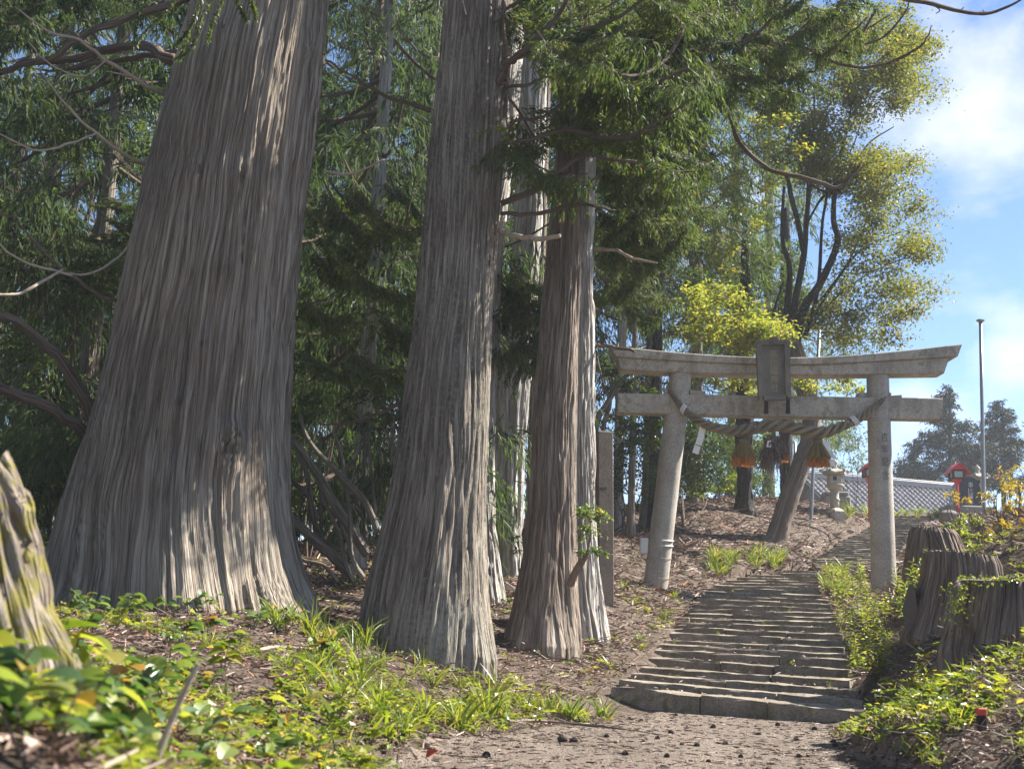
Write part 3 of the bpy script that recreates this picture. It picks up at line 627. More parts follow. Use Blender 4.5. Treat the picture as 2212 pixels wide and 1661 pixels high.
# tassels
def tassel(name, label, top_z, bot_z, rtop, rbot, n, mats, group=None, dy=-.22, fr_=.26, seed=1, lean=0.):
    r = np.random.default_rng(seed); a = T(*z1(*top_z), dy); bt = T(*z1(*bot_z), dy); H = np.linalg.norm(a-bt); s = .414*m1
    th_ = thing(name, label, 'tassel', a, group)
    mb = MB(); thh = r.uniform(0, 2*pi, n); q = np.sqrt(r.random(n)); q = np.where(r.random(n) < .6, 1, q)
    p0 = a+np.stack([rtop*s*q*np.cos(thh), rtop*s*q*np.sin(thh), -H*.14*np.ones(n)], 1)
    p1 = bt+np.stack([rbot*s*q*np.cos(thh), rbot*s*q*np.sin(thh), r.uniform(-.012, .03, n)], 1)
    ax = p1-p0; out = np.stack([np.cos(thh), np.sin(thh), np.zeros(n)], 1)
    strips(mb, p0, ax+out*.10, np.linalg.norm(ax, axis=1)*(1-fr_*.9), .012, .12, 4, None, 0, (.8, 1, 1, 1), r=r)
    mb.build('straw_skirt', mats[0], th_)
    mb = MB(); st_ = p0+ax*(1-fr_)+out*.012
    strips(mb, st_, ax*.8+out*.03, np.linalg.norm(ax, axis=1)*fr_*1.05, .014, .1, 2, None, 0, (1, 1, .8), r=r); mb.build('fringe', mats[1], th_)
    mb = MB(); tube(mb, [a+np.array([0, 0, .01]), a-np.array([0, 0, H*.05]), a-np.array([0, 0, H*.2])], [rtop*s*.95, rtop*s*1.12, rtop*s*1.02], 14, 7); mb.build('neck', mats[0], th_)
    for zz in (.10, .16):
        th2 = np.linspace(0, 2*pi, 16); mb = MB(); tube(mb, np.stack([a[0]+rtop*s*1.14*np.cos(th2), a[1]+rtop*s*1.14*np.sin(th2), np.full(16, a[2]-H*zz)], 1), .008, 5); mb.build('binding', M['rope'], th_)
    mb = MB(); tube(mb, [a+np.array([0, 0, .12]), a], .008, 5); mb.build('hanger', M['rope'], th_)
    return th_
tassel('straw_tassel', 'left straw tassel with orange fringe hanging in front of the upright black trunk', (752, 655), (750, 797), 20, 54, 620, (M['straw'], M['orange']), None, seed=1)
tassel('straw_tassel', 'right straw tassel with orange fringe hanging beside the stone lantern', (1137, 662), (1140, 803), 20, 50, 620, (M['straw'], M['orange']), None, seed=2)
tassel('straw_tassel', 'small short straw tassel tucked behind the withered middle bundle', (940, 664), (948, 778), 12, 29, 260, (M['straw_dry'], M['orange']), None, seed=3, dy=-.14)
# withered bundle in the middle
c0 = T(*z1(908, 640), -.26); wb = thing('withered_bundle', 'ragged withered brown plant bundle hanging from the middle of the rope', 'dried bundle', c0)
r = np.random.default_rng(5); s = .414*m1; mb = MB()
n = 420; p0 = c0+np.stack([r.normal(-10, 22, n)*s, r.normal(0, 14, n)*s, -r.uniform(20, 110, n)*s], 1)
strips(mb, p0, np.stack([r.normal(-.22, .3, n), r.normal(0, .2, n), -np.ones(n)], 1), r.uniform(60, 125, n)*s, .011, .25, 4, r.random(n)*.8, 0, (.7, 1, .9, .4), r=r)
mb.build('dry_stalks', M['straw_dry'], wb)
mb = MB(); n = 90; p0 = c0+np.stack([r.normal(-5, 16, n)*s, r.normal(0, 12, n)*s, -r.uniform(0, 130, n)*s], 1)
leaves(mb, p0, np.stack([r.normal(0, 1, n), r.normal(0, .7, n), -r.random(n)], 1), r.normal(size=(n, 3)), r.uniform(18, 45, n)*s, 16*s, 'lance', 1.2, .4, 3, r.random(n)*.35, r=r); mb.build('withered_leaves', M['straw_dry'], wb)
mb = MB(); tube(mb, [c0+np.array([0, 0, .1]), c0-np.array([0, 0, .12])], [.012, .05], 8, 5); mb.build('tie', M['rope'], wb)
# zigzag paper streamers
def streamer(label, pts, w, dy, skew):
    P = [T(*z1(*p), dy) for p in pts]; o = thing('paper_streamer', label, 'paper streamer', P[0])
    for k in range(len(P)-1):
        a, b = P[k], P[k+1]; ww = w*.414*m1; sd = np.array([1, .25*(-1)**k, -.25]); sd /= np.linalg.norm(sd); off = np.array([0, .004*(k+1)+.03*((-1)**k), 0])
        mb = MB(); q = [a-sd*ww*.5+off, a+sd*ww*.5+off, b+sd*ww*.5-off*0+off, b-sd*ww*.5+off]; extrude(mb, q, (0, .003, 0)); mb.build('paper_fold', M['paper'], o)
    mb = MB(); tube(mb, [P[0]+np.array([0, 0.02, .10]), P[0]], .006, 5); mb.build('cord', M['rope'], o)
streamer('white zigzag paper streamer hanging beside the left gate pillar', [(540, 595), (528, 645), (512, 695), (500, 736)], 34, -.24, 0)
streamer('white zigzag paper streamer hanging over the stone lantern, beside a straw tassel', [(1180, 672), (1190, 725), (1212, 765), (1210, 800)], 44, -.25, 0)
mb = MB(); q0 = T(*z1(882, 668), -.33); extrude(mb, [T(*z1(x, y), -.33) for x, y in ((868, 704), (893, 706), (895, 668), (875, 672))], (0, .004, 0))
mb.build('paper_tag', M['paper'], wb)

# stone name post behind the twin cedar
ps = V(1302, 1262, 13.6); mp = mpp(ps); post = thing('stone_name_post', 'square dark stone post leaning beside the pale cedar, left of the gate', 'stone post', ps)
ptop = V(1300, 933, 13.6); axz = unit(ptop-ps); hx = .095
mb = MB(); hl = np.linalg.norm(ptop-ps)+.3; ctr = (ptop+ps-axz*.3)/2
axx = unit(np.cross(np.array([-.42, .9, 0]), axz)); axy = np.cross(axz, axx)
box(mb, ctr, hx, .085, hl/2, axx, axy, axz, bev=.012); mb.build('shaft', M['wood_post'], post)
mb = MB(); box(mb, ptop-axz*.62-axy*.083-axx*.03, .035, .004, .012, axx, axy, axz); mb.build('notch', M['black'], post)

# rock at the foot of the left pillar
def rock(label, x, y, Y, w, h, seed, mat='rock'):
    r = np.random.default_rng(seed); c = V(x, y, Y); s = mpp(c); nu, nv = 16, 10
    th, ph = np.meshgrid(np.linspace(0, 2*pi, nu, endpoint=False), np.linspace(-pi/2, pi/2, nv))
    q = 1+.35*(vnoise(th/(2*pi)*5, ph*2+9, 5, seed)-.5)+.2*(vnoise(th/(2*pi)*9, ph*4+9, 9, seed+1)-.5)
    v = np.stack([np.cos(th)*np.cos(ph)*q*w*.5*s, np.sin(th)*np.cos(ph)*q*w*.42*s, np.sin(ph)*q*h*.5*s], -1)+c
    i = np.arange(nv-1)[:, None]*nu; j = np.arange(nu); k = (j+1) % nu
    return tag(MB().add(v.reshape(-1, 3), np.stack([i+j, i+k, i+nu+k, i+nu+j], -1).reshape(-1, 4)).build('rock', M[mat], loc=c, smooth=True), label, 'rock')
rock('rounded grey boulder at the foot of the left gate pillar beside the steps', 1476, 1295, 17.9, 56, 34, 3)
rock('small reddish stone on the litter left of the upper steps', *z5(835, 838), 26.5, 17, 9, 4)
rock('flat dark stone at the left edge of the upper steps', *z5(705, 912), 25.0, 15, 7, 5)
rock('dark pebble-like stone on the litter right of the leaning tree', *z5(385, 1010), 24, 9, 8, 6)

# ------------------------------------------------------------------ tree trunks
def trunk_mesh(mb, rows, Y, top_z=None, na=200, nh=200, seed=1, ridge=.045, amp=.016, root=.22, root_h=.4, nroot=7, below=.5, knots=(), twist=.0, vs=.85, topcut=False, tipr=.35):
    """rows: (y pixel, left x, right x) of the silhouette, top to bottom, at world distance Y"""
    C_, R_ = [], []
    for y, a, b in rows:
        c = V((a+b)/2, y, Y); C_.append(c); R_.append((b-a)/2*mpp(c))
    C_ = np.array(C_); R_ = np.array(R_); z = C_[:, 2]; o = np.argsort(z); z, C_, R_ = z[o], C_[o], R_[o]
    if top_z and top_z > z[-1]:
        dirt = (C_[-1]-C_[-3])/(z[-1]-z[-3]); Ct = C_[-1]+dirt*(top_z-z[-1])*.6; Ct[2] = top_z
        C_ = np.vstack([C_, Ct]); R_ = np.r_[R_, R_[-1]*tipr]; z = np.r_[z, top_z]
    zb = z[0]-below
    zc = np.concatenate([np.linspace(zb, z[0]+1.2*root_h, int(nh*.3), endpoint=False), np.linspace(z[0]+1.2*root_h, min(z[-1], 6.5 if top_z else z[-1]), int(nh*.7))])
    if top_z and z[-1] > 6.5: zc = np.r_[zc, np.linspace(6.6, z[-1], 24)]
    def sm(a):
        g = np.linspace(z[0], z[-1], 400); q = np.interp(g, z, a); k = np.hanning(41); k /= k.sum(); qp = np.convolve(np.pad(q, 20, mode='reflect', reflect_type='odd'), k, 'valid')
        return np.interp(zc, g, qp)
    cx, cy_, rad = sm(C_[:, 0]), sm(C_[:, 1]), sm(R_)
    th = np.linspace(0, 2*pi, na, endpoint=False); TH_, Zg = np.meshgrid(th, zc); U = TH_/(2*pi)
    rm = float(np.median(R_)); k1 = max(10, int(2*pi*rm/ridge))
    Uw = U+twist*Zg+.35/k1*6*(vnoise(U*7, Zg*.9+40, 7, seed+9)-.5)+.5/k1*2*(vnoise(U*23, Zg*2.4+40, 23, seed+8)-.5)
    f1 = vnoise(Uw*k1, Zg*vs*1.1+50, k1, seed); f2 = vnoise(Uw*k1*2+.3, Zg*vs*2.6+50, k1*2, seed+1); f3 = vnoise(Uw*k1*4, Zg*7+50, k1*4, seed+2)
    fis = np.exp(-((2*f1-1)/.20)**2); fis2 = np.exp(-((2*f2-1)/.24)**2); d = amp*(.5-1.5*fis-.75*fis2+.9*(f2-.5)+.6*(f3-.5))
    plate = vnoise(Uw*(k1//2+1), Zg*1.7+50, k1//2+1, seed+4); d += amp*.9*(np.clip((plate-.45)*6, 0, 1)-.5)
    hgt = Zg-z[0]; lob = vnoise(U*nroot, np.full_like(U, 3.3), nroot, seed+5)*1.3+vnoise(U*(nroot*2), hgt*.4+20, nroot*2, seed+6)*.5-.8
    d += R_[0]*root*np.exp(-np.clip(hgt, 0, None)/root_h)*lob + rad[:, None]*.035*(vnoise(U*5, Zg*.6+30, 5, seed+7)-.5)*2
    rr = rad[:, None]+d
    X = cx[:, None]+rr*np.cos(TH_); Yv = cy_[:, None]+rr*np.sin(TH_)
    for kx, ky, ks in knots:
        P_ = np.stack([X, Yv, Zg], -1); q = P_-CAM; dp = q@_fw; px = PW/2+FP*(q@_rt)/dp; py = PH/2-FP*(q@_up)/dp
        e = (px-kx)**2+(py-ky)**2+1e6*(Yv > cy_[:, None]); ii = np.unravel_index(np.argmin(e), e.shape); p0 = P_[ii]
        dd = np.linalg.norm((P_-p0)*np.array([1, 1, .8]), axis=-1); bumpd = ks*(.55*np.exp(-(dd/ks)**2*1.2)-.75*np.exp(-(dd/(ks*.42))**2)+.18*np.exp(-((dd-ks*1.5)/(ks*.5))**2))
        bumpd += ks*.22*np.sin(dd/ks*14)*np.exp(-(dd/ks/1.1)**2)
        bumpd *= 1.5
        X += bumpd*np.cos(TH_); Yv += bumpd*np.sin(TH_)
    m = len(zc); v = np.stack([X, Yv, Zg], -1).reshape(-1, 3)
    i = np.arange(m-1)[:, None]*na; j = np.arange(na); k = (j+1) % na
    uv = np.stack([Uw*2*pi*rm, Zg+0*U], -1).reshape(-1, 2)
    mb.add(v, np.stack([i+j, i+k, i+na+k, i+na+j], -1).reshape(-1, 4), 0, 0, uv)
    return dict(base=np.array([cx[0], cy_[0], z[0]]), zc=zc, cx=cx, cy=cy_, rad=rad, v=v.reshape(m, na, 3))
def axis_at(tr, zz): return np.array([np.interp(zz, tr['zc'], tr['cx']), np.interp(zz, tr['zc'], tr['cy']), zz]), np.interp(zz, tr['zc'], tr['rad'])

# sprays of Japanese cedar, a few kinds, one metre long along +X, shared by every bough
def bough_mesh(name, seed, mat, nshoot=30, dens=1., hang=.6, wid=.011, tw=(.07, .15)):
    r = np.random.default_rng(seed); mb = MB(); st_ = MB()
    x = np.linspace(0, 1, 12); main = np.stack([x, .05*np.sin(x*4+seed), -.16*np.sin(x*2.6)+.10*x**3], 1)
    tube(mb, main, [.013, .009, .004], 5, mat=1)
    base, dirs, L = [], [], []
    for s in range(nshoot):
        u = .12+.88*(s+r.random())/nshoot; p = np.array([np.interp(u, x, main[:, c]) for c in range(3)]); sd = 1 if s % 2 else -1
        ln = (.36*(1-u)**.8+.10)*r.uniform(.7, 1.25); ang = radians(r.uniform(38, 68)); d = np.array([cos(ang), sd*sin(ang), r.uniform(-.35, .15)])
        n = max(4, int(ln/.016*dens)); t_ = np.linspace(.1, 1, n)
        pts = p+t_[:, None]*ln*d+np.array([0, 0, -1])*(t_**2)[:, None]*ln*hang*.5
        tube(mb, pts[[0, n//2, n-1]], [.004, .0015], 3, mat=1, caps=False)
        for q in (1, -1):
            base.append(pts); dv = d*.75+q*np.array([-sd*sin(ang), cos(ang)*sd, 0])[None]*.0+np.cross(d, [0, 0, 1])*q*.6+np.array([0, 0, -hang])+r.normal(0, .3, (n, 3)); dirs.append(dv); L.append(r.uniform(*tw, n)*(1.15-.5*t_))
    base.append(main[6:]); dirs.append(np.tile([1, 0, -.1], (6, 1))+r.normal(0, .3, (6, 3))); L.append(np.full(6, .1))
    base = np.concatenate(base); dirs = np.concatenate(dirs); L = np.concatenate(L)
    rn_ = np.clip(r.normal(.5, .22, len(L)), 0, 1); rep = 3; k_ = r.random((rep*len(L), 1)); base = np.tile(base, (rep, 1))+np.tile(unit(dirs), (rep, 1))*np.tile(L, rep)[:, None]*k_*.75; dirs = np.tile(unit(dirs), (rep, 1))-np.array([0, 0, hang*.5])*k_+r.normal(0, .28, (len(base), 3)); L = np.tile(L, rep)*r.uniform(.35, .75, len(base))
    strips(mb, base, dirs, L, wid*.8*r.uniform(.7, 1.4, len(L)), hang*.7, 2, np.tile(rn_, rep), 0, (.8, 1, .25), r=r)
    return mb.mesh(name, [mat, M['branch']])
BOUGH = [bough_mesh('bough', 11+k, M['sugi'], 24+2*k, .8, h) for k, h in enumerate((.35, .6, .9, 1.2))]
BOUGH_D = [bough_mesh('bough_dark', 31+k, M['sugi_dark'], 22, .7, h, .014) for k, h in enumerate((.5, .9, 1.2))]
def place_bough(tree, root, tip, data, roll=0., wide=1.):
    root = np.asarray(root, float); d = np.asarray(tip, float)-root; L = np.linalg.norm(d); x = d/L; z = np.array([0, 0, 1.])-x*x[2]; z = unit(z); y = np.cross(z, x)
    y, z = y*cos(roll)+z*sin(roll), z*cos(roll)-y*sin(roll)
    o = bpy.data.objects.new('bough', data); COL.objects.link(o); o.parent = tree
    t = np.asarray(tree.matrix_basis.translation); p = root-t; w = L*wide
    o.matrix_basis = Matrix(((x[0]*L, y[0]*w, z[0]*w, p[0]), (x[1]*L, y[1]*w, z[1]*w, p[1]), (x[2]*L, y[2]*w, z[2]*w, p[2]), (0, 0, 0, 1)))
    return o
def bpx(tree, x0, y0, Y0, x1, y1, Y1, k=None, dark=False, wide=1.):
    data = (BOUGH_D if dark else BOUGH); k = rng.integers(len(data)) if k is None else k
    return place_bough(tree, V(x0, y0, Y0), V(x1, y1, Y1), data[k % len(data)], rng.uniform(-.5, .5), wide)
def limb(tree, pts, r, mat='branch', name='branch', seg=7, n=24, Y=None, rough=.06):
    P = np.array([V(p[0], p[1], p[2] if len(p) > 2 else Y) for p in pts]); mb = MB()
    s = mpp(P[0]); P = smooth_pts(P, max(10, 3*len(P))); P[1:-1] += rng.normal(0, 1, (len(P)-2, 3))*min(.008, s*np.mean(r)*.18); tube(mb, P, np.array(r)*s/2, seg, n+14, rough=rough*2); return mb.build(name, M[mat], tree, smooth=True)

# --- big cedar on the left
ROWS1 = [(-60, 440, 716), (0, 430, 708), (200, 374, 691), (400, 322, 663), (600, 282, 641), (800, 242, 626), (900, 218, 620), (1000, 186, 618), (1100, 152, 624), (1200, 134, 639), (1270, 122, 656), (1312, 112, 676)]
mb = MB(); y1_ = 9.2; b0 = V(390, 1312, y1_)
big = thing('cedar_tree', 'largest cedar with grey furrowed bark, knots and dead branches, leftmost big trunk', 'tree', b0)
t1 = trunk_mesh(mb, ROWS1, y1_, 15, 420, 300, 101, .036, .0155, .21, .40, 9, .6, knots=((475, 580, .06), (490, 968, .085), (512, 940, .04), (383, 872, .055), (440, 745, .04), (522, 378, .055), (430, 362, .06), (478, 58, .045), (665, 96, .05), (660, 128, .035)), twist=.006)
mb.build('trunk', M['bark_big'], big, smooth=True)
for pts, r in ((((356, 206, 9.1), (300, 175, 8.9), (230, 130, 8.7), (170, 85, 8.5), (105, 68, 8.4), (40, 20, 8.3)), (13, 11, 9, 7, 4)), (((318, 357, 9.1), (270, 335, 8.9), (210, 290, 8.7), (150, 235, 8.6), (110, 185, 8.5), (85, 150, 8.4)), (11, 9, 8, 5, 3)),
               (((210, 288, 8.7), (150, 310, 8.5), (80, 325, 8.3), (0, 290, 8.2)), (7, 7, 6, 4)), (((262, 650, 9.), (215, 638, 8.8), (155, 595, 8.6), (110, 560, 8.4), (60, 505, 8.3), (20, 470, 8.2), (-30, 462, 8.1)), (13, 11, 9, 8, 6, 4)),
               (((155, 595, 8.5), (100, 580, 8.3), (40, 560, 8.2), (-10, 520, 8.1)), (8, 7, 6, 5)), (((135, 583, 8.4), (80, 615, 8.2), (20, 637, 8.1), (-30, 630, 8)), (8, 10, 9, 8)),
               (((300, 500, 9.1), (250, 560, 8.9), (190, 592, 8.7), (150, 590, 8.6)), (8, 7, 6, 4)), (((232, 128, 8.7), (180, 165, 8.6), (110, 140, 8.5), (60, 90, 8.5)), (5, 5, 4, 3)),
               (((320, 175, 9.), (270, 162, 8.8), (230, 155, 8.7)), (5, 4, 3))):
    limb(big, pts, np.array(r)*.75, 'twig_pale' if len(r) < 6 else 'branch', 'dead_branch')
for pts, r in ((((205, 935, 9.3), (185, 860, 9.2), (120, 770, 9.), (50, 705, 8.8), (-20, 668, 8.6)), (34, 32, 28, 24, 20)), (((195, 948, 9.1), (130, 895, 8.8), (70, 865, 8.6), (-20, 830, 8.4)), (34, 30, 28, 26))):
    limb(big, pts, np.array(r)*.8, 'branch', 'low_limb', 10)
limb(big, ((378, 130, 9.6), (300, 100, 9.9), (180, 120, 10.2), (60, 140, 10.4), (-20, 165, 10.4)), (24, 20, 18, 16, 12), 'branch', 'low_limb', 9)
limb(big, ((385, 112, 9.7), (270, 128, 10.2), (150, 150, 10.6)), (14, 12, 10), 'branch', 'branch', 8)
limb(big, ((420, -10, 9.0), (210, 60, 8.9), (120, 120, 8.9), (30, 145, 9)), (18, 15, 12, 9), 'branch', 'branch', 8)
# fine needled spray hanging in front of the big trunk at the top
def fine_spray(tree, path, r, seed=1):
    q = np.random.default_rng(seed); P = smooth_pts([V(*p) for p in path], 40); mb = MB(); tube(mb, P, [.006, .002], 4, mat=1)
    n = 260; i = q.integers(0, 39, n); base = P[i]+(P[np.minimum(i+1, 39)]-P[i])*q.random((n, 1)); tn = unit(P[np.minimum(i+1, 39)]-P[np.maximum(i-1, 0)])
    strips(mb, base, tn*.9+q.normal(0, .55, (n, 3)), q.uniform(.018, .034, n)*r, .0065*r, .2, 2, None, 0, (1, 1, .2), r=q); return mb.build('needle_spray', [M['midleaf'], M['twig']], tree)
for k, p in enumerate((((490, -20, 8.2), (470, 25, 8.2), (455, 60, 8.2), (448, 92, 8.2)), ((470, -20, 8.2), (440, 30, 8.2), (425, 75, 8.2), (410, 108, 8.2), (378, 130, 8.2)), ((440, -10, 8.25), (420, 40, 8.25), (400, 95, 8.25), (388, 128, 8.25)),
                       ((500, -20, 8.2), (520, 20, 8.2), (532, 45, 8.2)), ((535, -20, 8.2), (545, 10, 8.2), (552, 42, 8.2)), ((395, -20, 8.2), (350, 35, 8.2), (312, 70, 8.2), (285, 112, 8.2)), ((425, 30, 8.2), (405, 70, 8.2), (385, 95, 8.2)), ((330, -20, 8.4), (300, 30, 8.4), (290, 90, 8.4)))):
    fine_spray(big, p, 1.25, k)

# --- second cedar
ROWS2 = [(-60, 966, 1112), (0, 961, 1107), (150, 946, 1099), (300, 930, 1091), (500, 912, 1076), (700, 894, 1063), (900, 868, 1058), (1000, 854, 1054), (1100, 836, 1051), (1200, 808, 1050), (1300, 778, 1058), (1370, 752, 1066), (1420, 742, 1072)]
mb = MB(); y2_ = 9.6; second = thing('cedar_tree', 'dark lichen-flecked cedar with wide flared foot, second trunk from the left', 'tree', V(910, 1420, y2_))
t2 = trunk_mesh(mb, ROWS2, y2_, 14, 250, 290, 203, .028, .0115, .34, .30, 7, .6, knots=((1090, 175, .05), (1088, 305, .06), (1055, 470, .03)), twist=.004)
mb.build('trunk', M['bark_mid'], second, smooth=True)
for pts, r in ((((1078, 182, 9.4), (1092, 140, 9.3), (1120, 122, 9.2), (1150, 92, 9.1), (1190, 50, 9), (1230, -10, 8.9)), (20, 17, 14, 12, 9)), (((1120, 122, 9.2), (1180, 100, 9.1), (1250, 68, 9), (1330, 40, 8.9), (1400, -10, 8.8)), (12, 10, 9, 7)),
               (((1083, 190, 9.5), (1140, 182, 9.3), (1190, 168, 9.2), (1290, 185, 9.1)), (9, 7, 5, 3)), (((1088, 300, 9.4), (1115, 262, 9.3), (1160, 255, 9.2), (1225, 225, 9.1), (1290, 190, 9)), (9, 8, 6, 4)),
               (((1088, 310, 9.4), (1150, 302, 9.3), (1230, 282, 9.2), (1330, 300, 9.1), (1420, 265, 9), (1500, 210, 8.9)), (10, 9, 8, 7, 4)), (((1085, 440, 9.5), (1150, 412, 9.3), (1215, 365, 9.2), (1265, 335, 9.1), (1320, 345, 9), (1376, 350, 9)), (14, 12, 10, 9, 7)),
               (((1084, 462, 9.5), (1150, 462, 9.3), (1230, 445, 9.2), (1280, 445, 9.1), (1330, 455, 9.1)), (9, 9, 7, 4)), (((1235, 444, 9.2), (1255, 415, 9.1), (1300, 372, 9)), (8, 6, 4)),
               (((1094, 20, 9.5), (1135, -5, 9.4), (1190, -40, 9.3)), (9, 8, 6)), (((1092, 140, 9.35), (1090, 60, 9.3), (1088, -20, 9.3)), (10, 8, 7))):
    limb(second, pts, r)
limb(second, ((1082, 500, 9.5), (1115, 510, 9.3), (1165, 517, 9.2), (1210, 510, 9.1)), (13, 12, 11, 9), 'twig_pale', 'dead_branch')
limb(second, ((702, 130, 9.3), (760, 165, 9.4), (830, 205, 9.5), (930, 240, 9.6)), (4, 6, 8, 10), 'branch', 'dead_branch')
limb(second, ((700, 370, 9.8), (760, 375, 9.9), (830, 345, 10)), (6, 6, 4), 'twig_pale', 'dead_branch')
limb(second, ((868, 870, 9.6), (800, 900, 9.7), (740, 918, 9.8), (690, 915, 9.9)), (10, 8, 6, 4), 'branch', 'dead_branch')
# --- third pair
ROWS3 = [(300, 1208, 1262), (420, 1196, 1262), (530, 1182, 1259), (734, 1164, 1247), (900, 1154, 1244), (1000, 1149, 1242), (1100, 1142, 1241), (1200, 1133, 1243), (1280, 1117, 1248), (1340, 1103, 1255), (1395, 1090, 1266)]
ROWS3 = [(-60, 1232, 1276), (100, 1224, 1270)]+ROWS3
mb = MB(); y3_ = 11.2; third = thing('cedar_tree', 'reddish brown cedar with fluted foot standing directly before a paler twin trunk', 'tree', V(1180, 1395, y3_))
t3 = trunk_mesh(mb, ROWS3, y3_, 14, 190, 250, 307, .030, .012, .42, .30, 6, .6, twist=.003); mb.build('trunk', M['bark_red'], third, smooth=True)
ROWS4 = [(-60, 1208, 1296), (200, 1205, 1290), (400, 1202, 1284), (600, 1202, 1280), (800, 1203, 1281), (1000, 1204, 1283), (1200, 1200, 1289), (1300, 1192, 1303), (1360, 1186, 1318), (1400, 1182, 1326)]
mb = MB(); y4_ = 12.1; twin = thing('cedar_tree', 'pale sunlit cedar close behind the reddish brown cedar, next to the stone post', 'tree', V(1255, 1400, y4_))
t4 = trunk_mesh(mb, ROWS4, y4_, 14, 200, 240, 411, .034, .016, .25, .3, 6, .6, twist=-.003); mb.build('trunk', M['bark_grey'], twin, smooth=True)
ROWS5 = [(-60, 1062, 1142), (310, 1040, 1110), (440, 1030, 1096), (530, 1024, 1086), (734, 1015, 1078), (1000, 1005, 1067), (1150, 1000, 1072), (1230, 995, 1083), (1295, 985, 1098)]
mb = MB(); y5_ = 13.; fourth = thing('cedar_tree', 'thin pale cedar mostly hidden behind the second trunk, only its right edge showing', 'tree', V(1040, 1295, y5_))
t5 = trunk_mesh(mb, ROWS5, y5_, 14, 120, 180, 503, .034, .015, .2, .3, 6, .6); mb.build('trunk', M['bark_grey'], fourth, smooth=True)
ROWS6 = [(-60, 1140, 1190), (330, 1118, 1176), (530, 1108, 1166), (640, 1098, 1160), (734, 1074, 1154), (850, 1070, 1146), (1000, 1066, 1133), (1150, 1064, 1126), (1250, 1058, 1134)]
mb = MB(); y6_ = 15.; fifth = thing('cedar_tree', 'pale leaning cedar in the gap between the dark second trunk and the reddish one', 'tree', V(1095, 1250, y6_))
t6 = trunk_mesh(mb, ROWS6, y6_, 14, 140, 180, 607, .036, .016, .25, .3, 6, .8, knots=((1130, 655, .07), (1125, 690, .05))); mb.build('trunk', M['bark_grey'], fifth, smooth=True)
for tr, tree, Y in ((t4, twin, y4_), (t3, third, y3_)):
    pass
limb(twin, ((1281, 538, 12.1), (1330, 540, 12), (1372, 560, 11.9), (1420, 568, 11.8)), (8, 7, 6, 4), 'twig_pale', 'dead_branch')
limb(third, ((1262, 330, 11.1), (1300, 300, 11), (1360, 330, 10.9)), (6, 5, 3))
limb(twin, ((1290, 746, 12.1), (1330, 752, 12), (1370, 760, 11.9)), (9, 8, 6), 'branch', 'branch')
# branches reaching out over the path against the sky
for pts, r in ((((1330, -60, 11.), (1395, 40, 11.1), (1440, 95, 11.2), (1500, 130, 11.3), (1560, 160, 11.5)), (24, 20, 16, 12)), (((1590, 170, 12), (1660, 178, 12), (1710, 170, 12), (1762, 155, 12)), (14, 12, 9, 4)),
               (((1700, 80, 11.8), (1745, 105, 11.8), (1800, 112, 11.8), (1850, 90, 11.8), (1900, 10, 11.8)), (8, 8, 7, 5)), (((1750, 108, 11.8), (1800, 135, 11.8), (1880, 145, 11.8), (1960, 118, 11.8), (2000, 88, 11.8), (2012, 55, 11.8)), (7, 7, 7, 5, 2)),
               (((1570, 240, 12.2), (1600, 310, 12.2), (1660, 365, 12.2), (1740, 385, 12.2), (1815, 404, 12.2), (1860, 355, 12.2)), (10, 10, 10, 9, 5)), (((1795, 112, 11.8), (1900, 85, 11.8), (1955, 30, 11.8), (1965, -10, 11.8)), (5, 5, 4, 3)),
               (((1340, 118, 11.2), (1500, 110, 11.4), (1620, 80, 11.6), (1720, -10, 11.8)), (9, 8, 7, 6))):
    limb(third, pts, r)
ov = thing('overhanging_branch', 'bare dark twig reaching across the top right corner against the sky', 'branch', V(1900, -40, 9))
for pts, r in ((((1880, -60, 9), (1940, -8, 9), (2010, 8, 9), (2070, 24, 9), (2130, 30, 9), (2180, 14, 9), (2215, -6, 9)), (13, 11, 9, 8, 6, 4)), (((2010, 8, 9), (2030, 22, 9), (2022, 30, 9)), (3, 2)), (((2075, 24, 9), (2082, 16, 9)), (3, 2)), (((2130, 30, 9), (2122, 22, 9)), (3, 2))):
    P = np.array([V(*p) for p in pts]); mb = MB(); tube(mb, P, np.array(r)*mpp(P[0])/2, 6, 24, rough=.1); mb.build('twig', M['branch'], ov)

# --- boughs of the near cedars: lit, hanging foliage to the right of the trunks (pixel of root and of tip)
q = np.random.default_rng(77)
def fill(tree, n, x0, x1, y0, y1, Y0, Y1, src=None, dark=False, lmin=110, lmax=230, down=.35):
    for _ in range(n):
        x, y = q.uniform(x0, x1), q.uniform(y0, y1); Y = q.uniform(Y0, Y1); L = q.uniform(lmin, lmax)
        a = q.uniform(-.5, .9) if q.random() < .72 else q.uniform(pi-.8, pi+.5)
        bpx(tree, x-L*.5*cos(a), y-L*.5*(sin(a)*.5+down), Y+q.uniform(-.5, .5), x+L*.5*cos(a), y+L*.5*(sin(a)*.5+down), Y+q.uniform(-.6, .6), None, dark, q.uniform(.7, 1.1))
fill(second, 34, 1110, 1520, -60, 330, 9.0, 10.8, lmin=120, lmax=240)
fill(third, 30, 1250, 1520, -60, 290, 10.6, 12.8, lmin=110, lmax=230)
fill(third, 16, 1480, 1760, -60, 160, 10.8, 12.8, lmin=110, lmax=220)
fill(third, 14, 1640, 1880, -80, 130, 11.5, 13., lmin=90, lmax=160)
fill(twin, 30, 1310, 1480, 220, 520, 12.3, 14.5, lmin=90, lmax=190, down=.45)
fill(twin, 10, 1310, 1370, 520, 650, 13, 14.5, lmin=70, lmax=120, down=.4)
fill(fifth, 10, 1060, 1160, 560, 760, 12.8, 13.4, lmin=60, lmax=120, down=.6)
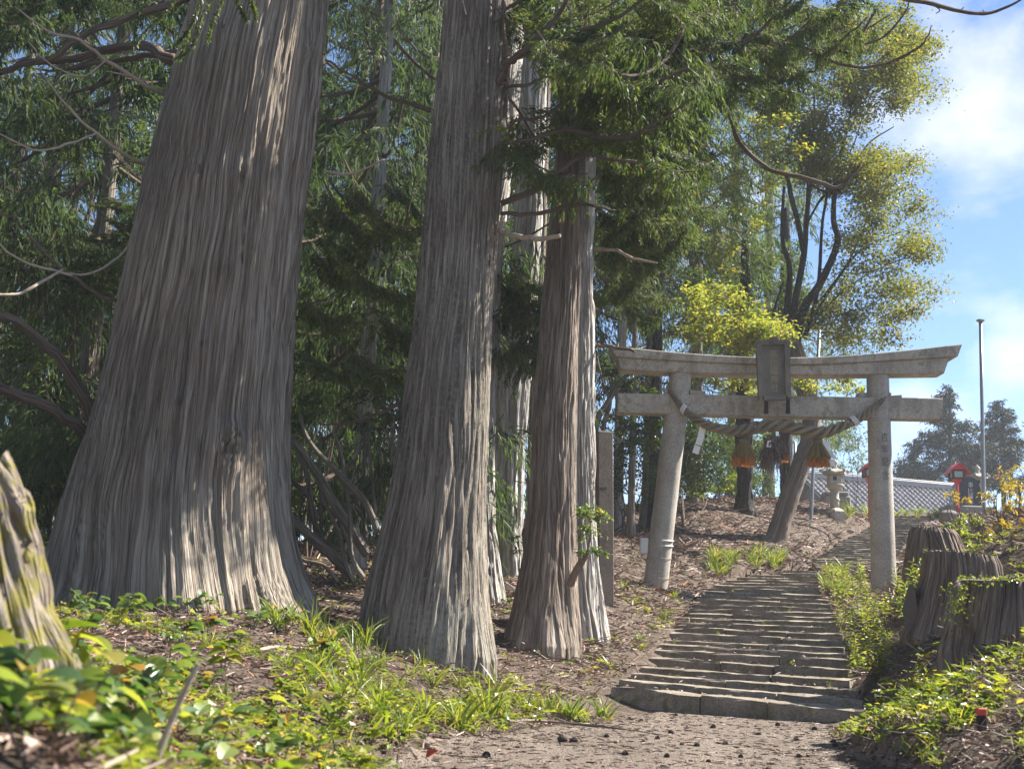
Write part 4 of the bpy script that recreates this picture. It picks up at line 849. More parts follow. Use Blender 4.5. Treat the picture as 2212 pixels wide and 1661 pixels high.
fill(fourth, 16, 690, 900, 380, 800, 11., 13., dark=False, lmin=100, lmax=200, down=.5)
for x, y, L in ((250, 430, 70), (285, 470, 80), (240, 500, 90), (150, 560, 80), (170, 610, 90), (280, 560, 60)):
    bpx(big, x-L*.4, y+L*.3, 9.9, x+L*.5, y-L*.3, 9.6, 0)
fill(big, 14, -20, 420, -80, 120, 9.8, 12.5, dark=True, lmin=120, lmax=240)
for x0, y0, x1, y1 in ((1345, 640, 1430, 680), (1365, 650, 1420, 700), (1390, 610, 1470, 645)):
    bpx(twin, x0, y0, 13.5, x1, y1, 13.2, 2, wide=.9)

# --- cedars in the wood behind: own trunks, shared crowns of many boughs
def crown_mesh(name, seed, z0, z1, n, rmax, mats, dark, hang=(.4, 1.2), wid=.019):
    r = np.random.default_rng(seed); mb = MB(); B, D, L = [], [], []
    for k in range(n):
        z = z0+(z1-z0)*((k+r.random())/n); az = r.uniform(0, 2*pi); f = (z-z0)/(z1-z0); Lb = rmax*(1-.75*f**1.4)*r.uniform(.6, 1.15); dz = r.uniform(-.35, .25)
        x = np.linspace(0, 1, 8); dirh = np.array([cos(az), sin(az), 0]); main = np.array([0, 0, z])+x[:, None]*Lb*dirh+np.array([0, 0, 1.])*(Lb*(dz*x-.22*np.sin(x*2.6)+.12*x**3))[:, None]
        tube(mb, main, [.035, .02, .006], 4, mat=1, caps=False)
        side = np.array([-sin(az), cos(az), 0]); ns = int(11*Lb)
        for s in range(ns):
            u = .2+.8*r.random(); p = np.array([np.interp(u, x, main[:, c]) for c in range(3)]); sd = r.choice((-1, 1)); ln = Lb*(.34*(1-u)+.14)*r.uniform(.6, 1.2); d = dirh*.6+side*sd*.8+np.array([0, 0, r.uniform(-.5, .2)])
            m_ = max(3, int(ln/.036)); t_ = np.linspace(.1, 1, m_); B.append(p+t_[:, None]*ln*d-np.array([0, 0, 1.])*(t_**2*ln*.35)[:, None]); h = r.uniform(*hang)
            D.append(d[None]*.6+r.normal(0, .45, (m_, 3))-np.array([0, 0, h])); L.append(r.uniform(.12, .34, m_))
    B = np.concatenate(B); D = np.concatenate(D); L = np.concatenate(L)
    rn_ = np.clip(r.normal(.5, .22, len(L)), 0, 1); rep = 2; k_ = r.random((rep*len(L), 1)); D = unit(D); B = np.tile(B, (rep, 1))+np.tile(D, (rep, 1))*np.tile(L, rep)[:, None]*k_*.8; D = np.tile(D, (rep, 1))-np.array([0, 0, .45])*k_+r.normal(0, .25, (len(B), 3)); L = np.tile(L, rep)*r.uniform(.4, .8, len(B))
    strips(mb, B, D, L, wid*.8*r.uniform(.6, 1.4, len(L)), .6, 2, np.tile(rn_, rep), 0, (.8, 1, .2), r=r)
    return mb.mesh(name, mats)
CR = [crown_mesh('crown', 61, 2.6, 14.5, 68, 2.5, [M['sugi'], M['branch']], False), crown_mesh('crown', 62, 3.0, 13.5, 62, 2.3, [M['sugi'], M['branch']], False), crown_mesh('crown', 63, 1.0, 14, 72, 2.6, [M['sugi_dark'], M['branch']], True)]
def wood_cedar(label, xpx, ypx, wpx, Y, crown, rz, s=1., mat='bark_far', lean=0., group=None, zoff=0.):
    c = V(xpx, ypx, Y); g = gz(c[0], c[1]); base = np.array([c[0], c[1], g]); t = thing('cedar_tree', label, 'tree', base, group)
    r = wpx/2*mpp(base); mb = MB(); H = 14.*s; n = 26; z = np.linspace(-.4, H, n); k = int(max(16, min(90, wpx*1.6))); zz = np.r_[np.linspace(-.4, 5, 60), np.linspace(5.2, H, 14)]
    th = np.linspace(0, 2*pi, k*2, endpoint=False); T_, Z_ = np.meshgrid(th, zz); U = T_/(2*pi); sd = abs(int(xpx))+5
    rad = r*(1-.65*np.clip(zz, 0, H)/H)+r*.5*np.exp(-np.clip(zz, 0, None)/.25); q1 = vnoise(U*max(8, k//2), Z_*1.0+20, max(8, k//2), sd); q2 = vnoise(U*k, Z_*3+20, k, sd+1); q3 = vnoise(U*5, Z_*.7+20, 5, sd+2)
    R = rad[:, None]*(1+.16*(q1-.5)+.10*(q2-.5)+.14*(q3-.5)+.25*np.exp(-np.clip(Z_, 0, None)/.3)*(vnoise(U*6, Z_*0+1.5, 6, sd+3)-.5))
    v = np.stack([base[0]+lean*Z_+R*np.cos(T_), base[1]+R*np.sin(T_), g+Z_], -1).reshape(-1, 3); i = np.arange(len(zz)-1)[:, None]*2*k; j = np.arange(2*k); jn = (j+1) % (2*k)
    mb.add(v, np.stack([i+j, i+jn, i+2*k+jn, i+2*k+j], -1).reshape(-1, 4), 0, 0, np.stack([T_*r, Z_], -1).reshape(-1, 2)); mb.build('trunk', M[mat], t, smooth=True)
    if crown is not None:
        o = bpy.data.objects.new('crown', CR[crown]); COL.objects.link(o); o.parent = t; o.rotation_euler = (0, lean, rz); o.scale = (s, s, s); o.location = (0, 0, zoff)
    return t
WOODS = 'cedars in the wood behind'
for k, (x, y) in enumerate(((-5.4, 6.6), (-6.2, 3.6), (-6.6, 9.4))):  # cedars added out of view, darkening the left side of the big trunk
    q_ = proj((x, y, gz(x, y))); wood_cedar('unseen cedar added left of the view to shade the largest trunk', PW/2+FP*x/y, PH/2, 50*9/y, y, 2, k*1.7, .9, group=WOODS)
# trunks one can make out
for k, (x, Y) in enumerate(((-150, 29), (80, 31), (330, 30), (540, 32), (720, 29), (860, 33), (1000, 29), (1090, 35))):
    wood_cedar('unseen cedar added left of the view to shade the largest trunk', x, 1170, 30, Y, k % 3, k*2.1, 1.25, group=WOODS)
wood_cedar('grey cedar trunk standing behind the slanting thicket stems between the two largest trunks', 767, 1220, 38, 14.5, 2, .3, mat='bark_grey')
wood_cedar('dark slender cedar between the pale leaning cedar and the reddish brown one', 1143, 1240, 26, 17.5, None, 1.1, mat='bark_red')
wood_cedar('thin pale trunk behind the stone post, nearest the post', 1333, 1150, 24, 22, None, 0, mat='bark_grey')
wood_cedar('thin brown crooked trunk midway between the stone post and the left gate pillar', 1362, 1160, 15, 21, None, 0, mat='bark_far')
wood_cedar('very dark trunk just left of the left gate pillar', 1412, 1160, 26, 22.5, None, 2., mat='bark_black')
wood_cedar('reddish shaded trunk high between the two largest trunks', 742, 1230, 34, 19, 2, 2.4, 1., mat='bark_red')
for k, (x, y, w, Y, cr, s) in enumerate(((150, 1200, 44, 14, 2, 1), (20, 1180, 46, 17, 2, 1.), (-180, 1200, 40, 13, 2, 1.), (480, 1190, 40, 18, 2, 1), (620, 1180, 36, 23, 2, 1.1), (880, 1190, 36, 18.5, 2, 1), (980, 1180, 30, 22, 0, 1.1), (300, 1180, 40, 24, 2, 1.1), (-60, 1190, 34, 26, 2, 1.2))):
    wood_cedar('unseen cedar added left of the view to shade the largest trunk', x, y, w, Y, cr, k*.9, s, group=WOODS)
for k, (x, y, w, Y, cr, s, zo) in enumerate(((1225, 1160, 30, 21.5, 0, .9, 2.4), (1400, 1150, 30, 24, 1, 1.1, 1.4), (1500, 1120, 30, 28.5, 0, 1.15, 1.0), (1585, 1100, 30, 32, 1, 1.2, .2), (1210, 1170, 30, 24, 0, 1.1, .3), (1660, 1095, 28, 37, 0, 1.2, 0))):
    wood_cedar('cedar with sunlit drooping foliage behind the gate', x, y, w, Y, cr, k*1.3+.4, s, group='sunlit cedars behind the gate', zoff=zo)

# ------------------------------------------------------------------ broadleaf trees and shrubs
def leaf_cloud(mb, centers, radii, n, L, W, seed, prof='ovate', seg=0, mat=0, clump=.22, flat=.75, droop=.3):
    """leaves gathered in clumps inside ellipsoids"""
    r = np.random.default_rng(seed)
    for c, rad in zip(centers, radii):
        c = np.asarray(c, float); rad = np.broadcast_to(rad, (3,)); k = max(4, int(n/26)); d = unit(r.normal(size=(k, 3)))*(r.random((k, 1))**.45); cl = c+d*rad
        i = r.integers(0, k, n); p = cl[i]+r.normal(size=(n, 3))*clump*np.array([1, 1, .6])*rad.mean()
        dd = r.normal(size=(n, 3)); dd[:, 2] = dd[:, 2]*.5-droop; up = r.normal(0, 1-flat, (n, 3))+np.array([0, 0, 1.])
        leaves(mb, p, dd, up, L*r.uniform(.7, 1.25, n), W*r.uniform(.7, 1.25, n), prof, .5, .2, seg, np.clip(r.normal(.5, .25, n)+.25*(r.random(k)-.5)[i], 0, 1), mat, r=r)
def twigs_to(mb, root, pts, r0, r1=.004, mat=0, seg=5):
    for p in pts:
        mid = (np.asarray(root)+p)/2+rng.normal(0, .08, 3)*np.linalg.norm(np.asarray(root)-p); tube(mb, [root, mid, p], [r0, (r0+r1)/2, r1], seg, 8, mat=mat, caps=False)
def px_cloud(mb, specs, L, W, seed, **k):
    """specs: (x, y, half width px, half height px, Y, leaves)"""
    for n_, (x, y, hw, hh, Y, n) in enumerate(specs):
        c = V(x, y, Y); s = mpp(c); leaf_cloud(mb, [c], [np.array([hw*s, (hw+hh)*.5*s, hh*s])], n, L, W, seed+n_, **k)

# --- leaning multi-stemmed tree right of the gate's middle
DY = 24.3; rootp = V(1678, 1170, DY)
dt = thing('deciduous_tree', 'tall leaning tree with black forked stems and yellow-green leaves against the sky', 'tree', rootp)
def stem(tree, pts, r, Y, mat='bark_black', name='stem', seg=14, n=50):
    P = np.array([V(p[0], p[1], (p[2] if len(p) > 2 else Y)) for p in pts]); mb = MB(); tube(mb, P, np.array(r)*mpp(P[0])/2, seg, n, rough=.05); return mb.build(name, M[mat], tree, smooth=True)
stem(dt, ((1660, 1185), (1676, 1168), (1690, 1120), (1710, 1060), (1732, 1000), (1753, 935), (1747, 875), (1732, 815), (1720, 770), (1713, 735)), (78, 50, 43, 42, 42, 41, 40, 40, 40, 30), DY, 'bark_red', 'trunk', 20, 80)
stem(dt, ((1664, 1176), (1652, 1172), (1640, 1160)), (22, 14, 8), DY, 'bark_far', 'root')
def z3(zx, zy): return ((1600+zx/1.954)*.864, (zy/1.954)*.864)
for pts, r in ((((760, 1745), (765, 1650), (800, 1510), (880, 1385), (948, 1240), (966, 1160), (946, 1080), (952, 930), (975, 780), (1010, 640), (1040, 480)), (34, 30, 26, 23, 20, 18, 15, 11, 8, 4)), (((755, 1745), (735, 1650), (765, 1440), (800, 1250), (812, 1100), (826, 900), (822, 760), (850, 620), (850, 450)), (28, 24, 20, 18, 15, 12, 9, 5)),
               (((750, 1745), (712, 1640), (732, 1330), (700, 1200), (695, 1060), (705, 900)), (26, 22, 14, 11, 7)), (((800, 1230), (770, 1080), (738, 960), (715, 860), (640, 760)), (17, 16, 15, 11, 7)), (((805, 1650), (868, 1420), (890, 1100), (912, 950), (905, 770), (890, 600)), (14, 12, 9, 8, 6, 3)),
               (((850, 1540), (960, 1370), (1040, 1260), (1110, 1205), (1200, 1160), (1330, 1120)), (9, 8, 7, 6, 4, 2)), (((870, 1480), (1000, 1310), (1080, 1150), (1140, 1010), (1190, 990)), (6, 6, 5, 4, 2)), (((835, 1600), (930, 1480), (1080, 1360), (1220, 1290), (1340, 1250)), (6, 5, 5, 4, 2)),
               (((855, 1580), (1000, 1530), (1180, 1480), (1330, 1440)), (5, 4, 3, 2)), (((948, 930), (1040, 820), (1120, 700), (1240, 620)), (10, 8, 5, 3)), (((826, 900), (930, 940), (1060, 860), (1200, 850)), (7, 6, 5, 2)), (((850, 620), (960, 470), (1080, 380), (1240, 330)), (8, 7, 5, 3)),
               (((812, 1100), (880, 980), (960, 880), (1050, 690), (1090, 560)), (7, 7, 6, 4, 3)), (((640, 1640), (660, 1500), (700, 1380)), (10, 8, 5))):
    stem(dt, [z3(*p) for p in pts], np.array(r)*.72, DY, seg=10)
mb = MB(); specs = []
qd = np.random.default_rng(19)
for (x0, y0, x1, y1, n, N_) in ((1180, 130, 1400, 330, 8, 150), (1000, 180, 1330, 560, 14, 170), (1230, 370, 1400, 560, 6, 130), (760, 560, 1250, 860, 16, 150), (1100, 780, 1370, 960, 9, 130), (760, 700, 1000, 940, 8, 150), (1000, 960, 1440, 1100, 10, 80), (960, 1100, 1500, 1250, 14, 90), (900, 1250, 1350, 1420, 14, 75), (880, 1400, 1400, 1560, 15, 80), (820, 1540, 1250, 1680, 12, 75), (640, 430, 900, 800, 11, 150), (900, 60, 1150, 300, 9, 110), (620, 20, 1000, 330, 12, 120), (1050, 40, 1300, 160, 5, 80)):
    for _ in range(n):
        zx, zy = qd.uniform(x0, x1), qd.uniform(y0, y1); p = z3(zx, zy); specs.append((p[0], p[1], qd.uniform(22, 46), qd.uniform(9, 20), DY+qd.uniform(-1.4, 1.4), N_))
specs = [(*s_[:5], int(s_[5]*3.0)) for s_ in specs]; px_cloud(mb, specs, .075, .046, 500, clump=.75, flat=.75, droop=.35); mb.build('crown', M['decid'], dt)
mb = MB()
for s_ in specs[::2]:
    a = V(s_[0]-30, s_[1]+22, s_[4]); tube(mb, [a, V(s_[0], s_[1], s_[4]), V(s_[0]+28, s_[1]-6, s_[4])], [.008, .003], 4, 6, caps=False)
tag(mb.build('twigs', M['branch'], dt), kind='stuff')

# --- upright black tree on the mound
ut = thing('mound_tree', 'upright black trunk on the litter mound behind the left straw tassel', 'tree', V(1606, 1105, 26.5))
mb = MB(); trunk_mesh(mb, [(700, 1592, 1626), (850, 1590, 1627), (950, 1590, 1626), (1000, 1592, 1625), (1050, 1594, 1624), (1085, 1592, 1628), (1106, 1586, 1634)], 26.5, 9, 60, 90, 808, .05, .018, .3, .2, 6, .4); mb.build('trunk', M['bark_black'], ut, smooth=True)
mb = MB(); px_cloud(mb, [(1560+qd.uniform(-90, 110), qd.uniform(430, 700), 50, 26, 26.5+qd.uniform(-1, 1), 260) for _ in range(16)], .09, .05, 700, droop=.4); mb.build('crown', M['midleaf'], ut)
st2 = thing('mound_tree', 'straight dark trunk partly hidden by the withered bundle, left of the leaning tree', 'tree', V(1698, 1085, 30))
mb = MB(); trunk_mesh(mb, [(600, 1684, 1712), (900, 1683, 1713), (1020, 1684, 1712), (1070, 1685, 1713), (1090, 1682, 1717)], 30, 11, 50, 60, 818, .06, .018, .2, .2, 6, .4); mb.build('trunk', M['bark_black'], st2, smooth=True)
mb = MB(); px_cloud(mb, [(1670+qd.uniform(-60, 70), qd.uniform(540, 720), 36, 36, 29+qd.uniform(-1, 1), 420) for _ in range(14)], .08, .04, 740, droop=.6); mb.build('crown', M['ever'], st2)

# --- bright yellow-green bush-like crown above the gate, slanting bare stems left of it
yt = thing('yellow_leaved_tree', 'small tree with bright yellow-green leaves right behind the gate top', 'tree', np.array([*V(1440, 1150, 22)[:2], gz(*V(1440, 1150, 22)[:2])]))
yb = np.asarray(yt.location); mb = MB(); tube(mb, [yb-np.array([0, 0, .2]), V(1452, 980, 22), V(1500, 850, 21.8), V(1570, 740, 21.6)], [.07, .05, .04, .02], 8, 20); mb.build('trunk', M['bark_far'], yt)
mb = MB(); sp = [(qd.uniform(1490, 1690), 0, qd.uniform(22, 40), qd.uniform(8, 16), 21.2+qd.uniform(-1., 1.), 120) for _ in range(52)]
sp = [(s[0], np.interp(s[0], [1490, 1540, 1600, 1690], [640, 615, 640, 720])+qd.uniform(0, 120)*(1 if s[0] < 1640 else .5), *s[2:]) for s in sp]+[(x, qd.uniform(815, 852), 24, 10, 21.6+qd.uniform(-.5, .5), 100) for x in (1535, 1565, 1590, 1620, 1640, 1730, 1750, 1795, 1830, 1850)]+[(qd.uniform(1500, 1600), qd.uniform(520, 660), 18, 14, 22, 60) for _ in range(10)]+[(x, y, 22, 16, 22, 110) for x, y in ((1640, 330), (1670, 300), (1690, 370), (1660, 400), (1600, 380), (1610, 440), (1540, 470), (1700, 260), (1720, 320), (1640, 260), (1580, 330), (1570, 410), (1630, 480), (1500, 430), (1560, 520))]
px_cloud(mb, sp, .08, .055, 760, clump=.6, flat=.75); mb.build('crown', M['yellowgreen'], yt)
gs = thing('bare_stemmed_tree', 'slanting pale bare stems rising behind the top of the stone post', 'tree', np.array([*V(1275, 1180, 20)[:2], gz(*V(1275, 1180, 20)[:2])]))
gb = np.asarray(gs.location)
for pts, r in ((((1270, 1160), (1286, 930), (1312, 872), (1336, 830), (1356, 808), (1385, 760)), (14, 14, 13, 11, 9, 6)), (((1284, 1160), (1302, 935), (1316, 880), (1326, 800), (1335, 740)), (11, 11, 10, 7, 5)), (((1318, 868), (1298, 810), (1290, 770)), (7, 5, 3))):
    stem(gs, pts, r, 20, 'bark_far', 'stem', 8, 24)
mb = MB(); px_cloud(mb, [(1378, 832, 22, 20, 20, 160)], .035, .025, 781); mb.build('red_leaves', rndmat('red_leaf', ((0, (.10, .02, .02)), (1, (.24, .05, .04))), .6, .4), gs)
mb = MB(); px_cloud(mb, [(x, y, 28, 18, 19.9+qd.uniform(-.3, .6), 230) for x, y in ((1345, 830), (1390, 800), (1400, 850), (1310, 850), (1330, 900), (1440, 880), (1400, 960), (1350, 975), (1350, 915), (1385, 925), (1420, 915), (1330, 945), (1375, 950), (1415, 950), (1480, 905), (1330, 770), (1320, 800), (1365, 790))], .07, .04, 785); mb.build('crown', M['midleaf'], gs)

# --- dark glossy shrubs and the green mass behind the gate
def shrub(label, specs, L, W, mat, seed, group=None, name='shrub', seg=0, stems=6):
    x, y, hw, hh, Y, n = specs[0]; c = V(x, y+hh, Y); b = np.array([c[0], c[1], gz(c[0], c[1])]); o = thing(name, label, 'shrub', b, group)
    mb = MB(); px_cloud(mb, specs, L, W, seed, seg=seg); mb.build('foliage', M[mat], o)
    mb = MB(); twigs_to(mb, b-np.array([0, 0, .1]), [V(s[0], s[1], s[4])+rng.normal(0, .1, 3) for s in specs for _ in range(max(1, stems//len(specs)))], .018, .004); mb.build('stems', M['branch'], o); return o
shrub('dark glossy-leaved shrub in the shade behind the stone post', [(1345, 1010, 40, 60, 21.6, 900), (1395, 1040, 40, 70, 22, 1000), (1330, 1060, 30, 50, 21.4, 500), (1370, 930, 50, 50, 22.5, 900)], .06, .035, 'ever', 801)
shrub('dense dark green bush on the back of the litter mound beside the left pillar', [(1480, 1000, 48, 70, 24, 1400), (1520, 960, 60, 70, 27, 1700), (1470, 930, 50, 60, 25, 1200), (1500, 1050, 50, 30, 26, 600)], .085, .045, 'ever', 811)
shrub('mid green bushy conifer-like shrub behind the left tassel', [(1560, 960, 50, 70, 31, 1700), (1570, 1040, 60, 36, 31, 1000), (1630, 960, 40, 60, 32, 1100), (1610, 1040, 40, 30, 33, 600)], .11, .045, 'midleaf', 821)
shrub('dense shaded evergreen far behind the left half of the gate', [(1530, 960, 60, 60, 37, 1500), (1620, 980, 50, 60, 38, 1300), (1480, 1000, 50, 60, 36, 1200), (1570, 1040, 70, 30, 37, 900)], .13, .07, 'ever', 825)
shrub('low yellow-green sapling leaves beside the upright black trunk', [(1550, 1060, 24, 14, 28, 110), (1505, 1070, 30, 10, 27.5, 90), (1580, 1030, 14, 20, 28, 60)], .09, .05, 'weed', 831)
shrub('low dark hedge-like bush behind the upright black trunk', [(1660, 1050, 40, 34, 34, 420), (1640, 1075, 40, 20, 34, 260)], .1, .05, 'ever', 841)
# dark-leaved thicket between the two largest trunks
tk = thing('thicket_shrub', 'many-stemmed slanting thicket between the two largest trunks', 'shrub', np.array([*V(800, 1250, 12.4)[:2], gz(*V(800, 1250, 12.4)[:2])]))
def z4(zx, zy): return ((700+zx/3.02)*.864, (950+zy/3.02)*.864)
for pts, r, Y in ((((660, 1320), (540, 1130), (420, 950), (300, 740), (180, 560), (40, 400), (-60, 280)), (22, 22, 21, 20, 18, 16, 12), 12.2), (((740, 1150), (690, 1020), (620, 890), (520, 790), (400, 660), (260, 520), (190, 400), (150, 250)), (15, 15, 15, 14, 12, 11, 9, 6), 11.8),
                  (((540, 1480), (400, 1330), (250, 1200), (100, 1060), (-40, 980)), (24, 24, 22, 20, 18), 12.3), (((630, 1490), (570, 1400), (535, 1270), (525, 1000), (505, 820), (480, 680), (455, 520), (400, 390)), (13, 12, 11, 10, 10, 9, 7, 5), 12), (((560, 1520), (500, 1400), (470, 1250), (400, 1050), (340, 930), (300, 800)), (10, 10, 9, 9, 7, 5), 12.2),
                  (((440, 1300), (300, 1180), (240, 960), (200, 700), (130, 560)), (14, 13, 12, 10, 7), 12.6), (((660, 1290), (640, 1100), (620, 850), (640, 560), (640, 330)), (11, 10, 10, 9, 6), 12.9), (((725, 1070), (705, 850), (680, 600), (665, 400), (668, 250)), (8, 8, 7, 6, 4), 12.6), (((440, 1520), (330, 1400), (180, 1360), (60, 1280)), (10, 9, 8, 6), 11.5), (((520, 1240), (440, 1040), (380, 980)), (8, 7, 5), 12.4),
                  (((740, 1040), (770, 780), (755, 500), (760, 300)), (6, 6, 5, 4), 12.8), (((480, 1380), (330, 1200), (310, 900), (300, 600), (310, 400)), (8, 8, 7, 7, 5), 13), (((850, 640), (848, 400), (850, 230)), (10, 9, 7), 12.2), (((840, 640), (825, 480), (790, 380), (740, 330)), (6, 5, 4, 3), 12.2), (((300, 1060), (200, 860), (90, 760), (0, 700)), (9, 8, 7, 5), 12.8)):
    stem(tk, [z4(*p) for p in pts], r, Y, 'bark_far', 'stem', 8, 30)
mb = MB(); px_cloud(mb, [(qd.uniform(630, 880), qd.uniform(790, 930), 34, 18, qd.uniform(11.2, 13.4), 95) for _ in range(22)]+[(qd.uniform(630, 860), qd.uniform(1120, 1270), 30, 16, qd.uniform(12, 13.4), 50) for _ in range(10)], .05, .028, 880, clump=.4, flat=.6, seg=0); mb.build('foliage', M['ever'], tk)
for k, (x, y, Y) in enumerate(((60, 760, 12.5), (140, 880, 13.5), (40, 940, 14), (150, 1050, 12.5), (60, 1150, 12), (330, 330, 15), (150, 300, 14), (560, 700, 17), (700, 640, 16), (690, 1100, 17), (800, 1120, 18), (880, 1000, 17))):
    mat = 'midleaf' if k in (5, 6, 0) else 'ever'
    shrub('shadowy broadleaf shrub in the dark wood on the left', [(x, y, 75, 60, Y, 520), (x+50, y+60, 60, 50, Y+.6, 380)], .065, .036, mat, 900+7*k, 'shadowy shrubs in the dark wood')

# --- trees far behind, right of the gate: two spired conifers and the tree line behind the roof
def spire(label, xpx, ytop, ybase, hw, Y, seed, n=70):
    t = V(xpx, ytop, Y); b = V(xpx, ybase, Y); s = mpp(t); o = thing('spired_conifer', label, 'tree', np.array([b[0], b[1], min(b[2], 4)]))
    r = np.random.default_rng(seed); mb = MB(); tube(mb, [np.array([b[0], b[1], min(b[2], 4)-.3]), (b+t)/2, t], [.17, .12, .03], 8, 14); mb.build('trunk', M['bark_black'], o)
    mb = MB(); H = t[2]-b[2]
    for k in range(n):
        f = (k+r.random())/n; z = t[2]-H*f; az = r.uniform(0, 2*pi); L = hw*s*(f**.8)*r.uniform(.55, 1.2)+.12; d = np.array([cos(az), sin(az), .22]); p0 = np.array([b[0], b[1], z])
        m_ = max(3, int(L*11)); u = np.linspace(.2, 1, m_)[:, None]; P = p0+u*L*d-np.array([0, 0, 1.])*(u**2)*L*.12; tube(mb, [p0, p0+L*.5*d, P[-1]], [.025, .008], 4, 4, mat=1, caps=False)
        w = np.repeat(P, 9, 0)+r.normal(0, .06+.03*L, (m_*9, 3)); strips(mb, w, r.normal(0, .6, (len(w), 3))+d*.7-np.array([0, 0, .5]), r.uniform(.12, .26, len(w)), .055, .5, 2, None, 0, (.7, 1, .3), r=r)
    mb.build('crown', [M['conifer_far'], M['branch']], o); return o
spire('left spired conifer against the sky behind the roof', 2052, 836, 1060, 108, 66, 11, 96)
spire('right spired conifer against the sky behind the flagpole', 2166, 868, 1060, 98, 68, 12, 84)
spire('small dark conifer behind the tiled roof, between the gate pillar and the first spired conifer', 1975, 950, 1060, 56, 70, 13, 34)
shrub('distant dark tree line behind the tiled roof, right of the gate', [(2100, 1000, 70, 40, 69, 900), (2000, 1005, 60, 30, 70, 700), (2190, 980, 60, 66, 69, 1100), (1950, 995, 30, 40, 70, 400), (2100, 950, 30, 40, 70, 300)], .17, .08, 'conifer_far', 1010, name='distant_tree')
shrub('distant green tree behind the tiled roof, beside the stone lantern', [(1830, 960, 45, 40, 64, 420), (1770, 990, 50, 40, 66, 420), (1850, 1010, 60, 24, 64, 360)], .2, .1, 'midleaf', 1020, name='distant_tree')
shrub('dark drooping pine-like crown behind the rope, left of the right pillar', [(1840, 930, 40, 30, 45, 420), (1800, 950, 40, 20, 45, 260)], .16, .04, 'sugi_dark', 1030, name='distant_tree')
shrub('distant pale green tree showing between the leaning tree and the upright black trunk', [(1650, 960, 40, 60, 60, 420), (1720, 930, 40, 50, 60, 420)], .18, .1, 'midleaf', 1040, name='distant_tree')

# ------------------------------------------------------------------ things on the plateau
def q7(zx, zy): return ((1900+zx/8.304)*.864, (1100+zy/8.304)*.864)
# tiled roof of the shrine hall
RY = 58.; rl_, rr2 = V(1733, 1036, RY), V(2052, 1051, RY+2.6)
rdir = rr2-rl_; rdir[2] = 0; rlen = np.linalg.norm(rdir[:2])+.6; rdir = unit(rdir); rn = np.array([rdir[1], -rdir[0], 0]); rz = (rl_[2]+rr2[2])/2
slope = radians(34); dn = rn*cos(slope)-np.array([0, 0, sin(slope)]); nn = np.cross(rdir, -dn); nn = nn if nn[2] > 0 else -nn
rl_ = np.array([rl_[0], rl_[1], rz])
hall = thing('shrine_hall', 'low hall with grey pantiled roof beyond the top of the steps', 'building', np.array([*(rl_+rdir*rlen/2)[:2], 3.9]))
roof = MB(); ncol = int(rlen/.29); nrow = 11; cw = rlen/ncol; ex = .27; sl_len = nrow*ex
p0 = rl_-nn*.09
extrude(roof, [p0, p0+rdir*rlen, p0+rdir*rlen+dn*sl_len, p0+dn*sl_len], nn*.05)
pb = p0-0*dn; dnb = -rn*cos(slope)-np.array([0, 0, sin(slope)])
extrude(roof, [pb, pb+rdir*rlen, pb+rdir*rlen+dnb*sl_len, pb+dnb*sl_len], nn*0+np.array([0, 0, .05]))
roofo = roof.build('roof', M['tile'], hall)
u = np.linspace(0, 1, 7); prof = np.interp(u, [0, .12, .3, .6, .85, 1], [.055, .075, .03, 0, .012, .05])
tm = MB(); rows_ = []
for s_, lift in ((-.03, .012), (ex, .040), (ex, .018)):
    rows_.append(np.stack([u*cw, np.full(7, s_), prof*1.15+lift], 1))
tv = np.concatenate(rows_); tf = [[r_*7+k, r_*7+k+1, r_*7+8+k, r_*7+7+k] for r_ in range(2) for k in range(6)]
tm.add(tv, tf); tmesh = tm.mesh('tile', M['tile'], smooth=False)
hl_ = np.asarray(hall.location)
trr = np.random.default_rng(4)
for c_ in range(ncol):
    for r_ in range(nrow):
        p = rl_+rdir*c_*cw+dn*r_*ex-nn*.04-hl_+nn*trr.normal(0, .004)
        o = bpy.data.objects.new('tile', tmesh); COL.objects.link(o); o.parent = roofo
        a = trr.normal(0, .012); d2 = dn+nn*a
        o.matrix_basis = Matrix(((rdir[0], d2[0], nn[0], p[0]), (rdir[1], d2[1], nn[1], p[1]), (rdir[2], d2[2], nn[2], p[2]), (0, 0, 0, 1)))
mb = MB(); box(mb, rl_+rdir*rlen/2+np.array([0, 0, .10]), rlen/2+.1, .16, .14, rdir, np.array([-rdir[1], rdir[0], 0]), bev=.03); box(mb, rl_+rdir*rlen/2+np.array([0, 0, .27]), rlen/2+.14, .10, .05, rdir, np.array([-rdir[1], rdir[0], 0]), bev=.03); mb.build('ridge', M['tile'], hall)
ev = rl_+dn*sl_len; zt = ev[2]-.1; cm = rl_+rdir*rlen/2; hw_ = sl_len*cos(slope)-.7
mb = MB(); box(mb, np.array([cm[0], cm[1], (3.2+zt)/2]), rlen/2-.5, hw_, (zt-3.2)/2+.2, rdir, np.array([-rdir[1], rdir[0], 0])); mb.build('wall', M['wall'], hall)
for sgn in (-1, 1):
    pe = cm+rdir*sgn*(rlen/2-.5)
    mb = MB(); extrude(mb, [pe+rn*hw_+np.array([0, 0, zt-pe[2]]), pe-rn*hw_+np.array([0, 0, zt-pe[2]]), pe-np.array([0, 0, .25])], -rdir*sgn*.1); mb.build('gable', M['wood'], hall)

def ground_at(p): return np.array([p[0], p[1], gz(p[0], p[1])])
